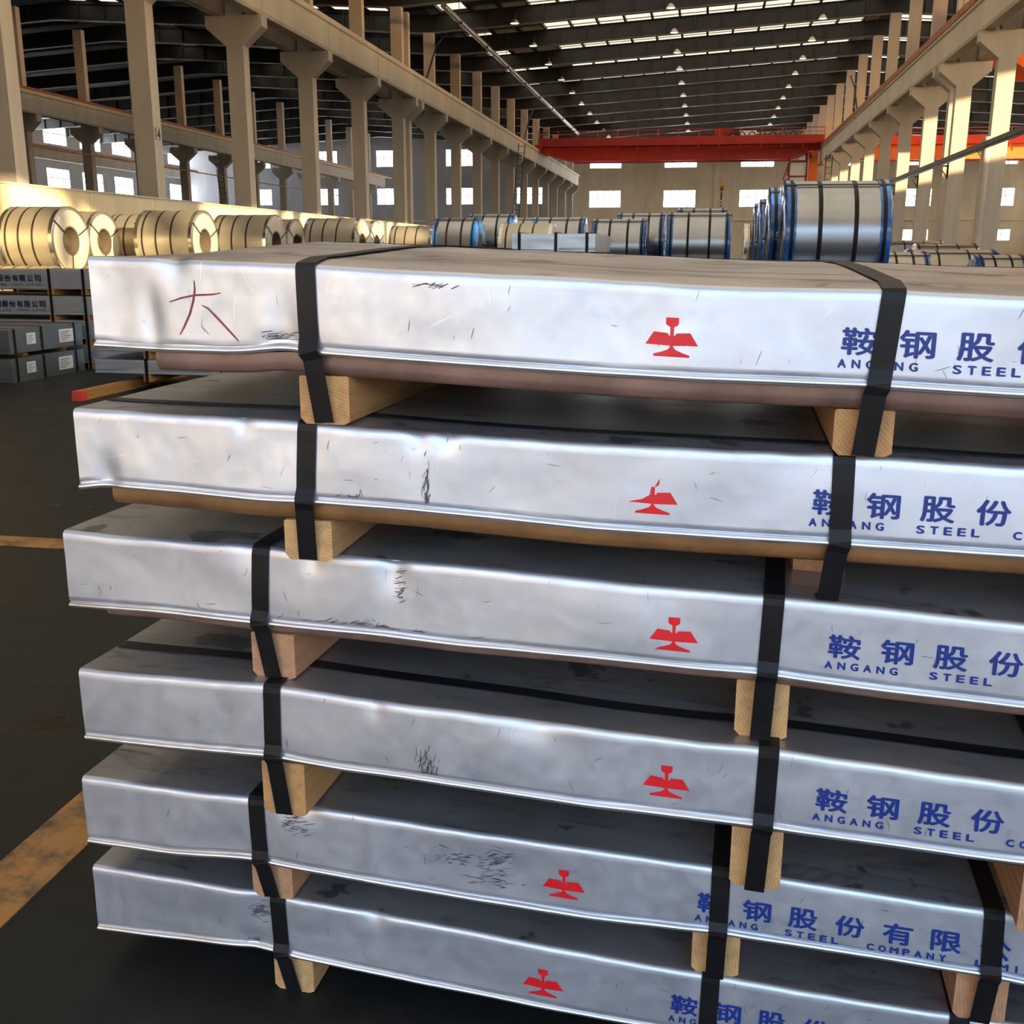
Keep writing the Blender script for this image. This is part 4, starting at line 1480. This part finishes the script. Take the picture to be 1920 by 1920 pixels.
def coil(x, y, zc, D, L, style, label, group):
    """steel coil with its axis along X; style golden / silver / blue / small"""
    R = D / 2
    rb = 0.26 if D > 0.9 else 0.2
    key = (round(D, 2), round(L, 2), style)
    t = thing('steel_coil', label, 'coil', (x, y, zc), 0, group)
    if key not in coil_cache:
        parts = []
        h = L / 2
        body = {'golden': M['coil_warm'], 'silver': M['coil_silver'], 'blue': M['coil_silver'], 'small': M['coil_warm']}[style]
        parts.append(('body', MB().lathe([(-h, rb), (-h, R - 0.02), (-h + 0.02, R), (h - 0.02, R), (h, R - 0.02), (h, rb)], 56, 'x', True).mesh('body', body, True)))
        parts.append(('bore', MB().lathe([(-h - 0.002, rb - 0.012), (-h - 0.002, rb + 0.012), (h + 0.002, rb + 0.012), (h + 0.002, rb - 0.012)], 36, 'x', True).mesh('bore', M['bore'], True)))
        cov = M['blue'] if style in ('blue', 'small') else M['coil_side']
        rim = M['blue'] if style in ('blue', 'small') else M['rim']
        for s in (-1, 1):
            if style in ('blue', 'small'):
                # crinkled plastic cover folded over the edge
                prof = [(s * (h + 0.004), rb + 0.02), (s * (h + 0.012), (rb + R) / 2), (s * (h + 0.006), R - 0.01), (s * (h - 0.01), R + 0.012), (s * (h - 0.12), R + 0.008)]
                m_ = MB().lathe(prof, 64, 'x')
                v2 = []
                for (vx, vy, vz) in m_.v:
                    rr = math.hypot(vy, vz)
                    a = math.atan2(vz, vy)
                    wv = 0.010 * noise.noise(Vector((math.cos(a) * 5, math.sin(a) * 5, rr * 6))) + 0.006 * math.sin(a * 23 + rr * 9)
                    v2.append((vx + s * abs(wv), vy, vz))
                m_.v = v2
                parts.append(('end_cover', m_.mesh('end_cover', M['blue'], True)))
            else:
                parts.append(('end_disc', MB().lathe([(s * (h + 0.001), rb + 0.014), (s * (h + 0.006), rb + 0.02), (s * (h + 0.006), R - 0.05), (s * (h + 0.001), R - 0.03)], 48, 'x').mesh('end_disc', cov, True)))
                parts.append(('rim_ring', MB().lathe([(s * (h + 0.008), R - 0.06), (s * (h + 0.010), R - 0.005), (s * (h + 0.004), R + 0.008), (s * (h - 0.07), R + 0.006)], 56, 'x').mesh('rim_ring', rim, True)))
        bx = (-L * 0.17, L * 0.17) if style != 'golden' else (-L * 0.36, -L * 0.12, L * 0.14)
        for b in bx:
            w = 0.018 if style == 'golden' else 0.024
            parts.append(('band', MB().lathe([(b - w, R + 0.002), (b - w, R + 0.005), (b + w, R + 0.005), (b + w, R + 0.002)], 56, 'x', True).mesh('band', M['strap_thin'] if style == 'golden' else M['strap'], True)))
        if style in ('blue', 'small', 'silver'):
            for s in (-1, 1):
                parts.append(('band', MB().lathe([(s * (h - 0.07) - 0.02, R + 0.013), (s * (h - 0.07) - 0.02, R + 0.016), (s * (h - 0.07) + 0.02, R + 0.016), (s * (h - 0.07) + 0.02, R + 0.013)], 56, 'x', True).mesh('band', M['strap'], True)))
        angs = (-65, 62, 180) if style != 'golden' else (35, 155, 275)
        for a, ends in ([(q, (-1, 1)) for q in angs] if style != 'golden' else [(q, (e,)) for q in angs for e in (-1, 1)]):
            m_ = MB()
            w = 0.018
            if style != 'golden':
                m_.box(-h - 0.02, h + 0.02, -w, w, R + 0.014, R + 0.018)
            for s in ends:
                m_.box(min(s * (h + 0.02), s * (h + 0.024)), max(s * (h + 0.02), s * (h + 0.024)), -w * 0.7, w * 0.7, rb, R + 0.014)
            ca, sa_ = math.cos(math.radians(a)), math.sin(math.radians(a))
            # a = 0 faces the gate (-Y), positive angles turn upwards
            m_.v = [(vx, -vz * ca + vy * sa_, vz * sa_ + vy * ca) for vx, vy, vz in m_.v]
            parts.append(('eye_strap', m_.mesh('eye_strap', M['strap_thin'] if style == 'golden' else M['strap'])))
        if style in ('blue',):
            # clear wrapping film bunched on the end towards the aisle
            fm = MB()
            rn = random.Random(5)
            for k in range(26):
                a = rn.uniform(0, 2 * math.pi)
                r0 = rn.uniform(rb + 0.03, R - 0.12)
                r1 = min(R - 0.01, r0 + rn.uniform(0.08, 0.3))
                da = rn.uniform(0.03, 0.10)
                for s in (-1, 1):
                    xx = s * (h + 0.028)
                    p = [(xx, r0 * math.cos(a), r0 * math.sin(a)), (xx + s * 0.012, r1 * math.cos(a + da * 0.5), r1 * math.sin(a + da * 0.5)), (xx, r0 * math.cos(a + da), r0 * math.sin(a + da))]
                    fm.face(p)
            parts.append(('wrapping_film', fm.mesh('wrapping_film', M['film'])))
        coil_cache[key] = parts
    for nm, me in coil_cache[key]:
        o = link(nm, me, t)
        if nm == 'wrapping_film':
            o['kind'] = 'stuff'
    return t


lower = []


def lower_D(D, zc):
    """diameter of the two floor coils that carry a coil of diameter D with centre zc"""
    lo, hi = 0.5, 2.2
    for _ in range(50):
        d = (lo + hi) / 2
        s = d / 2 + 0.012
        q = ((D + d) / 2) ** 2 - s * s
        z = d / 2 + math.sqrt(q)
        if z < zc:
            lo = d
        else:
            hi = d
    return lo


def stacked(x, y, ztop, D, L, style, label, group, place):
    zc = ztop - D / 2
    coil(x, y, zc, D, L, style, label, group)
    d = lower_D(D, zc)
    s = d / 2 + 0.012
    for yy in (y - s, y + s):
        if any(abs(x - a) < (L + l) / 2 + 0.03 and abs(yy - b) < (d + e) / 2 - 0.004 for a, b, e, l in lower):
            continue
        lower.append((x, yy, d, L))
        coil(x, yy, d / 2, d, L, style, 'steel coil on the floor below the %s' % place, 'floor coils under the ' + place)


G1 = 'golden coils along the cream wall'
gold = [(-12.33, 18.55, 2.32, 1.25, 1.10), (-12.72, 20.30, 2.30, 1.20, 1.15), (-12.45, 22.42, 2.32, 1.25, 1.20), (-10.78, 20.76, 2.33, 1.25, 1.24), (-10.16, 22.96, 2.32, 1.25, 1.28),
        (-10.30, 24.65, 2.28, 1.22, 1.2), (-8.92, 25.30, 2.32, 1.25, 1.30), (-9.05, 27.05, 2.32, 1.25, 1.2), (-8.9, 32.4, 2.32, 1.25, 1.32)]
glab = ['golden sunlit coil with bright end disc starting the row by the cream wall', 'sunlit coil with a bright ring-shaped end tucked behind the first golden coil', 'dull golden coil half hidden behind a larger banded coil',
        'golden coil with dark bands and a dark bore, next to a half hidden one', 'dull silver coil with shiny rim between two banded golden coils', 'coil showing only its shiny ringed end behind a banded coil',
        'pale banded coil with ringed end near the end of the golden row', 'coil end peeping out behind the last pale banded coil', 'smaller distant tan coil with dark end beyond the golden row']
for g, l in zip(gold, glab):
    stacked(*g, 'golden', l, G1, 'golden row')
G2 = 'blue-ended coils in the middle of the hall'
mid = [(-5.80, 25.1, 2.32, 1.25, 1.02, 'blue', 'silver coil with one bright blue end next to the tan coil'),
       (-5.35, 27.0, 2.47, 1.30, 1.1, 'blue', 'taller dark coil behind the silver blue-ended one'),
       (-5.95, 29.6, 2.30, 1.25, 1.1, 'blue', 'coil showing only a blue end between dark coils'),
       (-5.2, 32.2, 2.55, 1.3, 1.1, 'blue', 'far coil with a small blue end by the dark row'),
       (-3.62, 22.0, 2.10, 1.05, 1.08, 'golden', 'tan coil lying right behind the white pack'),
       (-3.45, 25.7, 2.34, 1.25, 1.20, 'blue', 'dark coil with blue end behind the tan coil and white pack'),
       (-1.90, 24.2, 2.25, 1.2, 1.16, 'blue', 'silver coil with blue rims on both ends beside the white pack'),
       (-1.55, 26.3, 2.45, 1.3, 1.10, 'blue', 'brownish coil rising behind the blue-rimmed silver coil'),
       (-0.16, 22.85, 2.33, 1.25, 1.27, 'blue', 'silver coil with blue rims standing below the crane hook'),
       (-0.12, 24.5, 2.48, 1.3, 1.05, 'blue', 'coil peeping over the silver coil below the crane hook'),
       (1.55, 29.9, 2.30, 1.2, 1.1, 'golden', 'small far coil seen in the gap before the big blue-rimmed coil')]
for x, y, z, D, L, st_, l in mid:
    stacked(x, y, z, D, L, st_, l, G2, 'mid-hall coils')
G3 = 'blue-rimmed coils at the right'
for x, y, z, D, L, l in [(1.46, 13.3, 2.33, 1.26, 1.15, 'big shiny silver coil with blue rims and black straps, heading its row'),
                         (1.36, 14.66, 2.33, 1.26, 1.15, 'blue-ended coil directly behind the big shiny silver coil'),
                         (1.36, 16.98, 2.30, 1.25, 1.15, 'third blue-ended coil in the row of the big shiny coil'),
                         (1.34, 18.30, 2.30, 1.25, 1.15, 'last blue-ended coil in the row of the big shiny coil')]:
    stacked(x, y, z, D, L, 'blue', l, G3, 'big shiny coil')
G4 = 'floor coils by the right columns'
for x, y, D, L, st_, l in [(4.10, 24.0, 1.56, 1.0, 'small', 'dull coil with small blue end beside the big shiny coil'), (5.75, 27.2, 1.62, 2.0, 'small', 'long dull coil with blue end and black straps'),
                           (6.30, 25.0, 1.50, 1.0, 'small', 'low blue-ended coil between two long dull coils'), (7.45, 22.2, 1.56, 1.6, 'small', 'dull coil with large crinkled blue end cover'),
                           (7.3, 40.8, 2.0, 2.0, 'silver', 'long olive-grey coil before the right columns'), (7.75, 37.5, 1.86, 1.9, 'silver', 'second olive-grey coil before the right columns'), (4.6, 40.9, 2.0, 1.4, 'silver', 'small dark coil half hidden by the big shiny coil')]:
    coil(x, y, D / 2, D, L, st_, l, G4)
